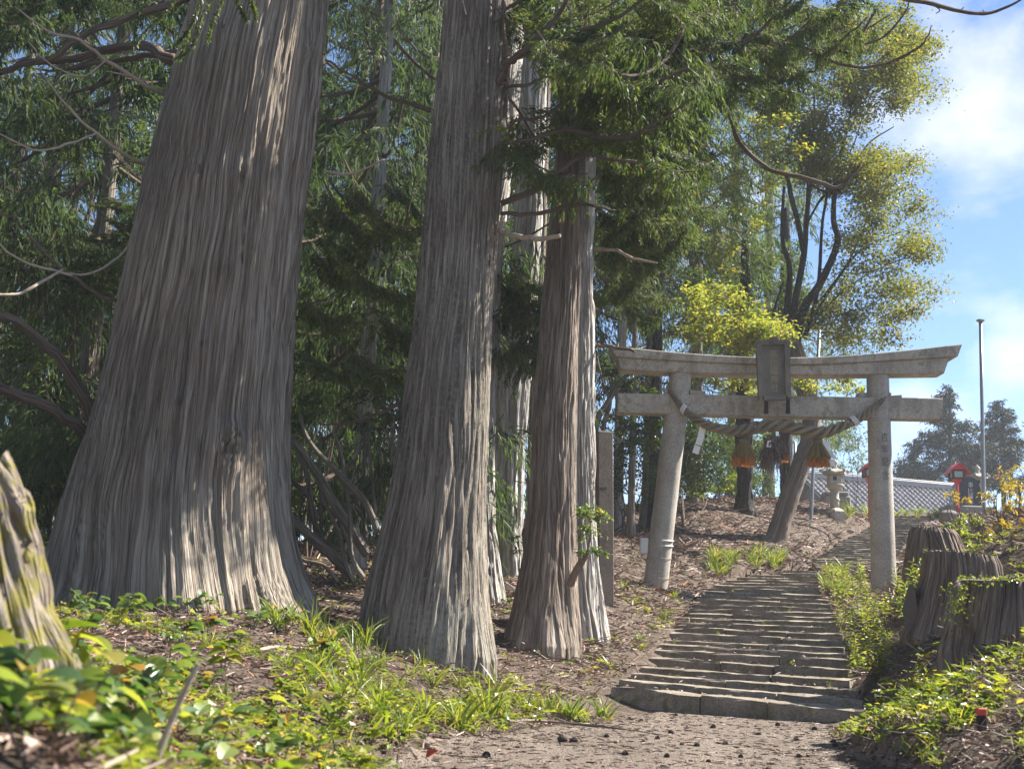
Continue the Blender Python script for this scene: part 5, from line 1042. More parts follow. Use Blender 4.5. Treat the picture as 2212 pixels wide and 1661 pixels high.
# stone lanterns
def stone_lantern(label, x, ytop, ybase, Y, full=True):
    b = V(x, ybase, Y); b[2] = gz(b[0], b[1]); s = (V(x, ytop, Y)-b)[2]; o = thing('stone_lantern', label, 'stone lantern', b, None); k = s
    g = gz(b[0], b[1]); 
    def L(name, prof, seg=24, rot=0., sm=True): mb = MB(); lathe(mb, b, [(r*k, z*k) for r, z in prof], seg, rot=rot); return mb.build(name, M['lantern'], o, smooth=sm)
    L('base', [(.20, -.25), (.20, .02), (.17, .05), (.12, .075), (.10, .085)], 6, .3, False)
    L('shaft', [(.085, .08), (.078, .2), (.078, .21), (.095, .225), (.095, .25), (.078, .265), (.075, .40), (.083, .42)])
    L('platform', [(.085, .42), (.12, .44), (.165, .475), (.175, .50), (.17, .515), (.12, .52)], 24)
    mb = MB(); box(mb, b+np.array([0, 0, .60*k]), .115*k, .115*k, .082*k, bev=.012); fb = mb.build('fire_box', M['lantern'], o)
    mb = MB(); box(mb, b+np.array([-.02*k, -.116*k, .62*k]), .034*k, .004, .034*k); mb.build('window', M['black'], fb)
    mb = MB(); box(mb, b+np.array([.116*k, 0, .62*k]), .004, .034*k, .034*k); mb.build('window', M['black'], fb)
    # roof with upturned corners
    n = 32; th = np.linspace(0, 2*pi, n, endpoint=False); corner_ = np.abs(np.cos(th*3))**6; rings = []
    for r_, z_, w in ((.13, .685, 0), (.20, .695, 1), (.205, .715, 1), (.15, .755, .4), (.09, .80, .1), (.06, .82, 0)):
        rad_ = (r_+.035*corner_*w)*k; rings.append(np.stack([b[0]+rad_*np.cos(th), b[1]+rad_*np.sin(th), b[2]+(z_+.045*corner_*w)*k], 1))
    v = np.concatenate(rings); i = np.arange(5)[:, None]*n; j = np.arange(n); kk = (j+1) % n
    mb = MB().add(v, np.stack([i+j, i+kk, i+n+kk, i+n+j], -1).reshape(-1, 4)); mb.f.append((np.arange(n)[None, ::-1], 0)); mb.f.append((np.arange(n)[None]+5*n, 0)); rf_ = mb.build('roof', M['lantern'], o, smooth=True)
    for a in np.arange(6)*pi/3:
        c = b+np.array([.238*k*cos(a), .238*k*sin(a), .765*k]); d_ = np.array([cos(a), sin(a), 0]); t2 = np.linspace(-.6, 4.2, 10)
        mb = MB(); tube(mb, c+.022*k*(np.sin(t2)[:, None]*d_-np.cos(t2)[:, None]*np.array([0, 0, 1.])), [.022*k, .02*k, .010*k], 6); mb.build('corner_curl', M['lantern'], rf_, smooth=True)
    L('finial', [(.06, .82), (.075, .83), (.05, .845), (.04, .86), (.068, .90), (.06, .945), (.02, .985), (.005, 1.0)])
    return o
stone_lantern('weathered stone lantern standing on the mound in front of the tiled roof', 1803, 990, 1098, 29.5)
stone_lantern('weathered stone lantern behind the flagpole, beside the black inscribed stone', 2113, 1004, 1092, 34)
pb_ = V(1804, 1104, 31.5); mb = MB(); s = mpp(pb_); pdt = thing('stone_pedestal', 'grey squared stone pedestal standing behind the stone lantern', 'pedestal', pb_)
box(mb, pb_+np.array([0, 0, 14*s]), 28*s, .3, 17*s, bev=.03); mb.build('block', M['block'], pdt)
mb = MB(); box(mb, pb_+np.array([0, 0, 36*s]), 25*s, .27, 5*s, bev=.03); mb.build('cap', M['block'], pdt)
# poles
def pole(name, label, pts, w, Y, cap=None, cat='pole'):
    P = [V(x, y, Y) for x, y in pts]; o = thing(name, label, cat, P[0]); mb = MB(); s = mpp(P[0]); tube(mb, [P[0]-np.array([0, 0, .4])]+P, [w*s/2, w*s/2*.9], 10); mb.build('shaft', M['pole'], o, smooth=True)
    if cap: mb = MB(); lathe(mb, P[-1]-np.array([0, 0, .02]), [(w*s*.5, 0), (w*s*1.05, .02), (w*s*1.1, .045), (w*s*.7, .065), (.01, .07)], 12); mb.build('cap', M['pole'], o)
    return o
pole('flagpole', 'tall bare metal flagpole with a flat cap on the right', ((2126, 1114), (2122, 900), (2118, 694)), 8.5, 28.5, True, 'flagpole')
pole('metal_pole', 'thin grey metal pole on the mound left of the stone lantern', ((1752, 1119), (1757, 1000), (1764, 850), (1770, 705)), 7.5, 27.2)
pole('metal_pole', 'short bit of thin grey pole showing left of the leaning trunk', ((1717, 1080), (1717, 1000), (1717, 955)), 6, 29)
# red lanterns on red posts
def red_lantern(label, x0, x1, ytop, yfoot, ybase, Y):
    xc = (x0+x1)/2; t = V(xc, ytop, Y); s = mpp(t); o = thing('red_lantern', label, 'lantern', V(xc, ybase, Y)); H = (yfoot-ytop)*s; w = (x1-x0)*s/2; zt = t[2]; c = np.array([t[0], t[1], 0])
    rf = MB(); e = np.array([w, .02, 0])
    for sg in (-1, 1):
        ridge0 = c+np.array([0, -w*.85, zt]); q = [ridge0, ridge0+np.array([sg*w*.5, 0, -H*.20]), ridge0+np.array([sg*w*1.02, 0, -H*.47])]; dv = np.array([0, w*1.7, 0]); th_ = np.array([0, 0, -.035])
        for a, b_2 in ((q[0], q[1]), (q[1], q[2])): extrude(rf, [a, b_2, b_2+th_, a+th_][::sg], dv)
    extrude(rf, [c+np.array([-w*.62, -w*.7, zt-H*.30]), c+np.array([w*.62, -w*.7, zt-H*.30]), c+np.array([0, -w*.7, zt-.02])], (0, .03, 0)); rf.build('roof', M['red'], o)
    bx_ = MB(); bt, bb = zt-H*.34, zt-H*.70
    for sx in (-1, 1):
        for sy in (-1, 1): box(bx_, c+np.array([sx*w*.50, sy*w*.50, (bt+bb)/2]), .025, .025, (bt-bb)/2)
    box(bx_, c+np.array([0, 0, bb]), w*.56, w*.56, .02); box(bx_, c+np.array([0, 0, bt+.02]), w*.56, w*.56, .02); bx_.build('frame', M['wood'], o)
    for ax_ in (0, 1):
        for sg in (-1, 1):
            g_ = MB(); cc = c+np.array([sg*w*.47*(ax_ == 0), sg*w*.47*(ax_ == 1), (bt+bb)/2]); box(g_, cc, .004 if ax_ == 0 else w*.44, .004 if ax_ == 1 else w*.44, (bt-bb)/2-.022); g_.build('pane', M['paleglass'], o)
    ft_ = MB(); lathe(ft_, c+np.array([0, 0, zt-H]), [(.05, 0), (.07, H*.10), (w*.42, H*.16), (w*.52, H*.27), (.05, H*.285)], 4, rot=pi/4); ft_.build('foot', M['red'], o)
    pm = MB(); zb_ = V(xc, ybase, Y)[2]-.5; tube(pm, [np.array([c[0], c[1], zb_]), np.array([c[0], c[1], zt-H*.9])], .04, 10); pm.build('post', M['red'], o); return o
red_lantern('red roofed lantern with pale green pane above the black inscribed stone', 2043, 2089, 1001, 1048, 1110, 31.5)
red_lantern('red roofed lantern half hidden by the left edge of the right gate pillar', 1856, 1898, 998, 1044, 1108, 32)
# black inscribed stone
sb = V(2090, 1098, 33.); s = mpp(sb); sto = thing('inscribed_stone', 'polished black memorial stone with white vertical characters', 'memorial stone', sb)
out_ = [V(x, y, 33) for x, y in ((2062, 1098), (2059, 1075), (2066, 1045), (2079, 1031), (2098, 1030), (2112, 1037), (2119, 1060), (2121, 1098))]
mb = MB(); extrude(mb, out_, (0, .28, 0)); mb.build('slab', M['stele'], sto)
mb = MB(); box(mb, sb+np.array([.05, .15, -.12]), .62, .35, .18, bev=.03); mb.build('plinth', M['block'], sto)
letters('inscription', '事比羅神', [V(2096.5, y, 33-.005) for y in (1047, 1059.5, 1072, 1085)], 11.5*s, M['letter'], sto, Xr, Zu, Yf, .006)
dk = V(2050, 1135, 26); mb = MB()
rock('large dark mossy boulder at the top of the steps below the black stone', 2052, 1118, 30, 44, 34, 33)

# ------------------------------------------------------------------ tree stumps on the right bank
def stump(label, rows, Y, topl, seed, tilt=(0, 0), below=.35):
    mb = MB(); c = V((rows[-1][1]+rows[-1][2])/2, rows[-1][0], Y); o = thing('tree_stump', label, 'tree stump', c)
    t = trunk_mesh(mb, rows, Y, None, 240, 120, seed, .034, .013, .20, .22, 7, below, twist=.01, vs=.7)
    v = mb.v[0]; zt = t['zc'][-1]; m = len(t['zc'])
    # sloping, chipped cut at the top
    vv = v.reshape(m, 240, 3); cx, cy2 = t['cx'][-1], t['cy'][-1]; k = np.clip((vv[..., 2]-(zt-.25))/.25, 0, 1); vv[..., 2] += k*((vv[..., 0]-cx)*tilt[0]+(vv[..., 1]-cy2)*tilt[1])+k**3*.012*(np.random.default_rng(seed).random((1, 240))-.5)
    mb.v[0] = vv.reshape(-1, 3); mb.build('trunk', M['bark_stump'], o, smooth=True)
    ringp = vv[-1]; cen = ringp.mean(0); rings = [ringp*(1-f)+cen*f+np.array([0, 0, -.004 if f else 0]) for f in (0, .1, .3, .6, .9)]; vt = np.concatenate(rings); r = np.random.default_rng(seed); vt[240:, 2] += r.normal(0, .004, len(vt)-240)
    i = np.arange(4)[:, None]*240; j = np.arange(240); jn = (j+1) % 240
    mb = MB().add(vt, np.stack([i+j, i+jn, i+240+jn, i+240+j], -1).reshape(-1, 4)); mb.f.append((np.arange(240)[None]+960, 0)); mb.build('cut_face', M['cut'], o)
    return o, t
S1, tS1 = stump('nearest tree stump at the right edge with ivy on its left shoulder', [(1258, 2072, 2266), (1290, 2066, 2270), (1330, 2058, 2276), (1380, 2048, 2284), (1410, 2040, 2290)], 7.4, 0, 41, (-.02, .0))
S2, tS2 = stump('broad dark stump between the nearest stump and the gate pillar', [(1198, 1998, 2148), (1215, 1996, 2156), (1250, 1992, 2162), (1300, 1980, 2166), (1345, 1966, 2172), (1380, 1955, 2176)], 9.8, 0, 52, (-.06, 0))
S3, tS3 = stump('farthest rounded stump with a split side, above the broad dark stump', [(1142, 1974, 2056), (1152, 1967, 2066), (1170, 1964, 2074), (1200, 1961, 2086), (1230, 1958, 2094)], 13.4, 0, 63, (-.05, 0))
mb = MB(); slab_ = [V(x, y, 9.7) for x, y in ((1948, 1318), (1963, 1262), (1975, 1266), (1985, 1330), (1962, 1372))]; extrude(mb, slab_, (.05, .14, 0)); tag(mb.build('bark_slab', M['bark_stump'], loc=slab_[0]), 'broken dark bark slab leaning against the left side of the broad stump', 'bark slab')
# ivy over the nearest stump
r = np.random.default_rng(3); n = 420; c = V(2072, 1262, 7.25); s = mpp(c)
px = np.r_[r.normal(2066, 14, 230), r.uniform(2070, 2215, 190)]; py = np.r_[1262+np.abs(r.normal(0, 48, 230)), 1252+r.normal(0, 5, 190)]
pb2 = np.array([V(a, b, 7.18-.10*r.random()+(.25*r.random() if k > 230 else 0)) for k, (a, b) in enumerate(zip(px, py))])
ivo = thing('ivy', 'small-leaved ivy hanging over the top left of the nearest stump', 'ivy', c); mb = MB()
leaves(mb, pb2, r.normal(size=(n, 3))*np.array([1, .6, .6])-np.array([0, .3, .4]), r.normal(0, .5, (n, 3))+np.array([0, -.4, 1]), r.uniform(.014, .026, n), r.uniform(.012, .02, n), 'ovate', .4, .2, 2, r=r); mb.build('foliage', M['weed'], ivo)
mb = MB()
for k in range(6): tube(mb, [V(2080+12*k, 1253, 7.15), V(2072-3*k, 1262, 7.08), V(2066-4*k, 1290+14*k, 7.05)], [.004, .002], 4, 10)
mb.build('stem', M['twig'], ivo)
# mossy stump at the left edge, very near
mb = MB(); mc = V(-60, 1390, 2.5)
ms = thing('mossy_stump', 'sunlit moss-covered old stump at the left edge of the foreground', 'tree stump', mc)
tm_ = trunk_mesh(mb, [(950, -190, 4), (1000, -196, 18), (1050, -202, 30), (1100, -206, 38), (1150, -214, 52), (1200, -222, 62), (1260, -234, 80), (1320, -246, 98), (1380, -262, 118), (1430, -280, 140)], 2.5, None, 200, 160, 71, .03, .016, .10, .3, 7, .25, vs=1.8, knots=((60, 1180, .02), (40, 1080, .02)))
vv = mb.v[0].reshape(-1, 200, 3); r = np.random.default_rng(9); jag = np.repeat(r.random(50), 4)*.8+r.random(200)*.35; k = np.clip((vv[..., 2]-(tm_['zc'][-1]-.10))/.10, 0, 1); vv[..., 2] -= k*jag[None]*.05; mb.v[0] = vv.reshape(-1, 3)
mb.build('trunk', M['bark_moss'], ms, smooth=True)

# sapling leaning from the foot of the pair of cedars, and small sprigs
sp_b = V(1236, 1255, 10.75); sapl = thing('sapling', 'small glossy-leaved sapling growing out beside the pale twin cedar', 'sapling', sp_b)
mb = MB(); tube(mb, [V(1232, 1262, 10.8), V(1243, 1236, 10.7), V(1262, 1205, 10.6), V(1272, 1190, 10.6)], [.035, .03, .018], 8, 14, rough=.06); tube(mb, [V(1268, 1196, 10.6), V(1276, 1150, 10.6), V(1270, 1100, 10.6)], [.012, .005], 5, 10); tube(mb, [V(1270, 1190, 10.6), V(1295, 1190, 10.55), V(1308, 1195, 10.5)], [.008, .004], 5, 8); mb.build('stem', M['twig'], sapl)
mb = MB(); px_cloud(mb, [(1262, 1110, 24, 22, 10.6, 190), (1292, 1108, 22, 18, 10.5, 150), (1280, 1140, 24, 16, 10.6, 120), (1262, 1165, 14, 14, 10.6, 50), (1288, 1190, 22, 12, 10.5, 110), (1262, 1190, 14, 10, 10.5, 50)], .042, .02, 1201, prof='obov', seg=2, clump=.35); mb.build('foliage', M['gloss'], sapl)
sg = thing('sapling', 'slim yellow-green sprig in the gap left of the reddish cedar', 'sapling', ground_at(V(1120, 1300, 11.)))
mb = MB(); tube(mb, [ground_at(V(1120, 1300, 11.)), V(1122, 1200, 11), V(1114, 1150, 11)], [.006, .003], 5, 10); mb.build('stem', M['twig'], sg)
mb = MB(); px_cloud(mb, [(1116, 1160, 12, 12, 11, 28), (1118, 1190, 12, 12, 11, 34)], .05, .022, 1220, seg=2); mb.build('foliage', M['weed'], sg)
vn = thing('vine', 'thin climbing vine lying up the face of the dark second trunk', 'vine', V(1042, 290, 9.22))
mb = MB(); tube(mb, [V(1042, 292, 9.24), V(1040, 250, 9.23), V(1028, 190, 9.22), (V(1024, 120, 9.22)), V(1010, 50, 9.21), V(996, -10, 9.21)], [.012, .010, .007], 6, 30); tube(mb, [V(1030, 195, 9.22), V(1045, 165, 9.2), V(1043, 100, 9.2), V(1028, 20, 9.2), V(1020, -10, 9.2)], [.007, .005], 5, 20); mb.build('stem', M['branch'], vn)
mb = MB(); px_cloud(mb, [(1050, 288, 16, 9, 9.18, 60), (1078, 280, 18, 12, 9.15, 70), (1100, 300, 14, 9, 9.1, 40)], .03, .014, 1230, seg=2); mb.build('foliage', M['gloss'], vn)
# boundary stake
sk = on(2121, 1576, 3.5, 9); s = mpp(sk); stk = thing('boundary_stake', 'short black marker stake with red painted top at lower right', 'marker stake', sk)
mb = MB(); hs = 9*s; tz = V(2121, 1529, sk[1])[2]; box(mb, np.array([sk[0], sk[1], (tz-hs*1.7+sk[2]-.1)/2]), hs, hs, (tz-hs*1.7-sk[2]+.1)/2, bev=.003); mb.build('shaft', M['black'], stk)
mb = MB(); box(mb, np.array([sk[0], sk[1], tz-hs*.85]), hs*1.03, hs*1.03, hs*.85, bev=.003); mb.build('head', M['stakered'], stk)

# ------------------------------------------------------------------ plants one could count
gr = np.random.default_rng(2024)
def plant_b(seed, n=9, L=.055, h=.10, prof='round', mat='gloss', wr=.72, split=False):
    r = np.random.default_rng(seed); st_, lf = MB(), MB(); B, D, U = [], [], []
    for q in range(r.integers(1, 4)):
        top = np.array([r.normal(0, h*.4), r.normal(0, h*.4), h*r.uniform(.7, 1.2)]); tube(st_, [np.zeros(3), top*.5+r.normal(0, .008, 3), top], [.0022, .0012], 4, 6, caps=False)
        for k in range(n//2+1):
            f = r.uniform(.35, 1); a = r.uniform(0, 2*pi); B.append(top*f); D.append([cos(a), sin(a), r.uniform(-.3, .7)]); U.append([r.normal(0, .35), r.normal(0, .35), 1])
    n_ = len(B); Ls = L*r.uniform(.6, 1.2, n_)
    if split:
        out = []
        for k in range(n_):
            one = MB(); leaves(one, B[k:k+1], D[k:k+1], np.array(U[k:k+1]), Ls[k:k+1], Ls[k:k+1]*wr*r.uniform(.85, 1.15), prof, .6, .22, 5, r=r); out.append(one)
        return st_, out
    leaves(lf, B, D, np.array(U), Ls, Ls*wr*r.uniform(.85, 1.15, n_), prof, .6, .22, 4, r=r)
    return st_, lf
def plant_a(seed, h=.42, L=.10):
    r = np.random.default_rng(seed); st_, lf = MB(), MB(); B, D, U, Ls = [], [], [], []
    for q in range(r.integers(1, 3)):
        top = np.array([r.normal(0, .06), r.normal(0, .06), h*r.uniform(.75, 1.1)]); mid = top*.5+r.normal(0, .02, 3); tube(st_, [np.zeros(3), mid, top], [.004, .002], 4, 8, caps=False)
        for k in range(26):
            f = .12+.88*(k+.5)/26; p = np.array([np.interp(f, [0, .5, 1], [0, mid[c], top[c]]) for c in range(3)]); a = k*2.4+r.normal(0, .3); B.append(p); D.append([cos(a), sin(a), .25+.6*f]); U.append([0, 0, 1]); Ls.append(L*(1.15-.55*f)*r.uniform(.75, 1.15))
    Ls = np.array(Ls); leaves(lf, B, D, np.array(U)+r.normal(0, .15, (len(B), 3)), Ls, Ls*.27, 'lance', .9, .25, 4, r=r); return st_, lf
def plant_c(seed, n=26, L=.24, W=.008, spread=.5):
    r = np.random.default_rng(seed); lf = MB(); a = r.uniform(0, 2*pi, n); base = np.stack([r.normal(0, .018, n), r.normal(0, .018, n), np.zeros(n)], 1)
    strips(lf, base, np.stack([np.cos(a)*spread, np.sin(a)*spread, np.ones(n)], 1), L*r.uniform(.5, 1.15, n), W*r.uniform(.7, 1.3, n), r.uniform(.2, 1.1, n), 5, None, 0, (.8, 1, .8, .15), r=r); return None, lf
def plant_d(seed, n=6, L=.26):
    r = np.random.default_rng(seed); st_, lf = MB(), MB()
    for k in range(n):
        a = k*2*pi/n+r.normal(0, .3); t_ = np.linspace(0, 1, 14); d = np.array([cos(a), sin(a), 0]); P = t_[:, None]*L*d*.8+np.array([0, 0, 1.])*(L*(.75*t_-.65*t_**2))[:, None]; tube(st_, P, [.0018, .0008], 3, caps=False)
        sd = np.array([-sin(a), cos(a), 0])
        for sg in (-1, 1): leaves(lf, P[2:], np.tile(sd*sg+d*.5-np.array([0, 0, .2]), (12, 1)), np.tile([0, 0, 1.], (12, 1)), L*.30*np.sin(np.linspace(.5, 2.9, 12)), .017, 'lance', .4, .1, 2, r=r)
    return st_, lf
KIND = {}
for nm, fn, mat, seeds in (('round', lambda s: plant_b(s), 'gloss', (1, 2, 3, 4)), ('ovate', lambda s: plant_b(s, 10, .06, .12, 'ovate', wr=.5), 'weed', (5, 6, 7)), ('herb', lambda s: plant_a(s), 'weed', (8, 9, 10)),
                           ('tuft', lambda s: plant_c(s), 'grass', (11, 12, 13)), ('broad', lambda s: plant_c(s, 9, .2, .022, .8), 'weed', (14, 15)), ('fern', lambda s: plant_d(s), 'weed', (16, 17)), ('yellow', lambda s: plant_b(s, 14, .07, .22, 'lance', wr=.42), 'yleaf', (18, 19, 20))):
    KIND[nm] = []
    for s in seeds:
        a, b = fn(s); KIND[nm].append((a.mesh(nm+'_stem', M['twig']) if a else None, b.mesh(nm+'_leaves', M[mat])))
NEAR = []
for s in (21, 22, 23, 24, 25):
    a, ls = plant_b(s, 11, split=True) if s < 24 else plant_b(s, 12, .06, .12, 'ovate', wr=.55, split=True); NEAR.append((a.mesh('near_stem', M['twig']), [l_.mesh('leaf', M['gloss']) for l_ in ls]))
def put_near(p, s, label, group):
    sm, lm = NEAR[gr.integers(len(NEAR))]; o = thing('seedling', label, 'plant', p, group); s *= gr.uniform(.8, 1.2); o.scale = (s, s, s); o.rotation_euler = (gr.normal(0, .1), gr.normal(0, .1), gr.uniform(0, 6.28))
    for nm, me in [('stem', sm)]+[('leaf', l_) for l_ in lm]:
        k = bpy.data.objects.new(nm, me); COL.objects.link(k); k.parent = o
def put(name, kind, p, s, label, cat, group=None, rz=None, sink=.0):
    sm, lm = KIND[kind][gr.integers(len(KIND[kind]))]; o = thing(name, label, cat, np.asarray(p)-np.array([0, 0, sink]), group); s *= gr.uniform(.8, 1.2)
    o.scale = (s, s, s*gr.uniform(.85, 1.15)); o.rotation_euler = (gr.normal(0, .08), gr.normal(0, .08), gr.uniform(0, 2*pi) if rz is None else rz)
    for nm, me in (('stem', sm), ('leaves', lm)):
        if me: k = bpy.data.objects.new(nm, me); COL.objects.link(k); k.parent = o
    return o
def surf(x, y): return np.array([x, y, gz(x, y)])
def scatter(n, x0, x1, y0, y1, ok, tries=30):
    out = []
    for _ in range(n*tries):
        if len(out) >= n: break
        x, y = gr.uniform(x0, x1), gr.uniform(y0, y1)
        if ok(x, y): out.append((x, y))
    return out
def off_steps(x, y, pad=.05):
    d = np.hypot(STEP_C[:, 0]-x, STEP_C[:, 1]-y); i = int(np.argmin(d)); u = STEP_R[i]-STEP_L[i]; t = ((x-STEP_L[i][0])*u[0]+(y-STEP_L[i][1])*u[1])/(u[:2]@u[:2])
    return y < STEP_C[0][1]-.8 or t < -pad or t > 1+pad
def nopath(x, y): return float(path_mask(np.array(x), np.array(y))) < .0 and off_steps(x, y)
TR = [(t1, .0), (t2, 0), (t3, 0), (t4, 0), (t5, 0), (t6, 0), (tS1, 0), (tS2, 0), (tS3, 0)]
def off_trees(x, y, pad=.05): return all(math.hypot(x-t['cx'][0], y-t['cy'][0]) > t['rad'][8]*1.02+pad for t, _ in TR)
SK = np.asarray(stk.location)
def see_stake(x, y): return abs(x/y-SK[0]/SK[1]) > .05 or y > SK[1]+.1 or y < SK[1]-1.4
free = lambda x, y: nopath(x, y) and off_trees(x, y) and see_stake(x, y)
# foreground on the left: round glossy leaves, some very close to the lens
G1 = 'round-leaved plants of the left foreground'
for p in [(90, 1600, 1.9), (170, 1640, 1.75), (260, 1560, 2.3), (30, 1500, 2.0), (130, 1480, 2.6), (230, 1480, 2.9), (60, 1640, 1.6), (330, 1600, 2.5), (390, 1640, 2.4), (200, 1560, 2.2), (20, 1580, 1.7), (300, 1500, 3.2), (380, 1540, 3.1), (110, 1560, 2.1), (450, 1600, 2.9), (150, 1530, 2.4), (270, 1630, 2.0), (350, 1470, 3.6), (90, 1450, 2.8)]:
    c = V(*p); put_near(surf(c[0], c[1]), gr.uniform(.9, 1.5), 'blurred plant with large glossy leaves closest to the viewer at lower left', 'nearest plants at lower left')
for x, y in scatter(26, -1.9, .1, 2.2, 6.2, lambda x, y: free(x, y) and x < -.22*y+.0+.35): put('seedling', 'round' if gr.random() < .6 else 'ovate', surf(x, y), gr.uniform(.8, 1.35), 'small plant with rounded glossy leaves in the sunlit foreground at lower left', 'plant', G1)
G1b = 'dark seedlings along the largest cedar'
for x, y in scatter(16, -2.6, -1.0, 7.2, 8.6, free): put('seedling', 'round', surf(x, y), gr.uniform(.9, 1.5), 'dark glossy seedling in front of the foot of the largest cedar', 'plant', G1b)
G2 = 'grass tufts on the bank below the second cedar'
for x, y in scatter(56, -1.5, 1.1, 5.5, 9.0, free): put('grass_tuft', 'tuft' if gr.random() < .75 else 'broad', surf(x, y), gr.uniform(.5, 1.1), 'tuft of long green grass on the bank in front of the second cedar', 'grass tuft', G2)
G3 = 'yellow-green weeds along the near edge of the bank'
for x, y in scatter(34, -1.3, .9, 4.6, 8.2, lambda x, y: free(x, y) and float(path_mask(np.array(x), np.array(y))) > -.5): put('weed', 'ovate' if gr.random() < .5 else 'broad', surf(x, y), gr.uniform(.6, 1.1), 'low yellow-green weed at the edge of the paved path, left side', 'weed', G3)
G4 = 'weeds beside the lower steps on the left'
for x, y in scatter(36, .5, 2.6, 9.6, 18, lambda x, y: free(x, y) and off_trees(x, y, .2)): put('weed', ('ovate', 'tuft', 'broad')[gr.integers(3)], surf(x, y), gr.uniform(.4, .8), 'small weed on the brown litter left of the lower steps', 'weed', G4)
G5 = 'leafy weeds on the right bank'
def rb(x, y):
    d = np.hypot(STEP_C[:, 0]-x, STEP_C[:, 1]-y); i = int(np.argmin(d)); return free(x, y) and x > (STEP_R[i][0] if y > 8 else 1.9)
for x, y in scatter(72, 1.6, 5., 4.2, 13.5, rb): put('weed', ('ovate', 'ovate', 'tuft', 'broad', 'herb', 'fern')[gr.integers(6)], surf(x, y), gr.uniform(.5, 1.1)*(.8 if y > 6 else .8), 'low leafy weed on the sunlit bank right of the steps', 'weed', G5)
G6 = 'upright lance-leaved herbs by the right gate pillar'
for zx, zy, Y, s in ((1330, 460, 16.5, 1.9), (1350, 380, 17.2, 2.0), (1300, 560, 14.5, 1.5), (1390, 520, 14.8, 1.7), (1360, 640, 13, 1.5), (1420, 600, 12.6, 1.4), (1380, 720, 11.4, 1.3), (1330, 420, 17.6, 1.9), (1430, 480, 15.5, 1.6), (1460, 560, 14, 1.4), (1500, 640, 12.4, 1.2), (1270, 470, 17, 1.4), (1640, 300, 12.2, 1.8), (1625, 340, 11.8, 1.7), (1665, 310, 12.4, 1.7), (1690, 300, 12.2, 1.5), (1600, 330, 12.6, 1.7), (1720, 290, 12.6, 1.5), (1650, 360, 11.2, 1.4), (1590, 430, 13.5, 1.4), (1540, 480, 13.2, 1.3), (1400, 430, 16.8, 1.8), (1440, 660, 11.6, 1.2), (1390, 800, 10.2, 1.1)):
    c = V(*z2(zx, zy), Y); put('herb', 'herb', surf(c[0], c[1]), s*.62, 'upright herb with narrow pointed leaves between the steps and the right gate pillar', 'herb', G6)
G7 = 'yellowing shrubs at the right edge'
for k, (x, y, Y, h) in enumerate(((2140, 1190, 15.5, 44), (2190, 1200, 14.5, 50), (2170, 1140, 19, 50), (2205, 1110, 20, 60), (2090, 1165, 17, 24), (2160, 1235, 13, 34), (2205, 1240, 11.5, 40), (2060, 1140, 21, 20), (2150, 1100, 24, 40), (2195, 1060, 24, 56), (2110, 1200, 15, 26), (2170, 1060, 26, 40), (2068, 1088, 28, 26), (2120, 1135, 20, 26), (2210, 1170, 16, 44))):
    yel = k % 3 != 1
    shrub('yellowing leafy shrub on the slope at the right edge, above the stumps' if yel else 'green leafy shrub on the slope at the right edge, above the stumps', [(x, y-h*.3, 30, h*.5, Y, 75), (x+gr.uniform(-26, 26), y-h*.8, 22, h*.35, Y+.3, 45)], .10 if Y > 16 else .075, .042 if Y > 16 else .034, 'yleaf' if yel else 'weed', 1300+9*k, G7 if yel else 'green shrubs at the right edge', seg=2)
G8 = 'grass beside the bend of the steps'
for zx, zy in [(gr.uniform(640, 1160), gr.uniform(290, 385)) for _ in range(60)]:
    c = on(*z2(zx, zy), 14, 30)
    if off_steps(c[0], c[1], .02): put('grass_tuft', 'tuft', c, gr.uniform(.9, 1.5), 'bright green grass tuft left of the bend in the steps', 'grass tuft', G8)
G8b = 'grass right of the bend of the steps'
for zx, zy in [(gr.uniform(1190, 1330), gr.uniform(340, 480)) for _ in range(26)]:
    c = on(*z2(zx, zy), 12, 30)
    if off_steps(c[0], c[1], .02): put('grass_tuft', 'tuft' if gr.random() < .8 else 'broad', c, gr.uniform(.8, 1.4), 'bright green grass tuft between the steps and the right gate pillar', 'grass tuft', G8b)
G9 = 'weeds at the top of the steps'
for zx, zy in [(gr.uniform(800, 1120), gr.uniform(610, 690)) for _ in range(10)]+[(gr.uniform(1360, 1900), gr.uniform(630, 690)) for _ in range(14)]:
    c = on(*z5(zx, zy), 20, 45); put('grass_tuft', 'tuft' if gr.random() < .6 else 'ovate', c, gr.uniform(1, 1.7), 'grass tuft at the top of the upper steps', 'grass tuft', G9)
# plants growing on the steps themselves
for i, t in ((1, .02), (4, .75), (13, .7), (17, .25), (8, .3), (10, .55), (22, .9), (2, .9), (6, .1)):
    p = STEP_L[i]+(STEP_R[i]-STEP_L[i])*t+np.array([0, .12, .0]); put('weed', ('ovate', 'tuft')[gr.integers(2)], p, gr.uniform(.3, .5), 'tiny weed rooted in a joint of the lower steps', 'weed', 'weeds in the joints of the steps')
for i in range(0, 12):
    for t, kk, s in ((1.05, 'ovate', .9), (1.18, 'broad', .7), (1.12, 'herb', .55), (1.32, 'ovate', 1.0)):
        u_ = STEP_R[i]-STEP_L[i]; p = STEP_L[i]+u_*(t+gr.uniform(-.04, .04)); p = np.array([p[0], p[1]+gr.uniform(-.2, .2), 0]); p[2] = gz(p[0], p[1]); put('weed', kk, p, s*gr.uniform(.8, 1.2), 'leafy weed crowding the right ends of the lower steps', 'weed', 'weeds along the right ends of the lower steps')
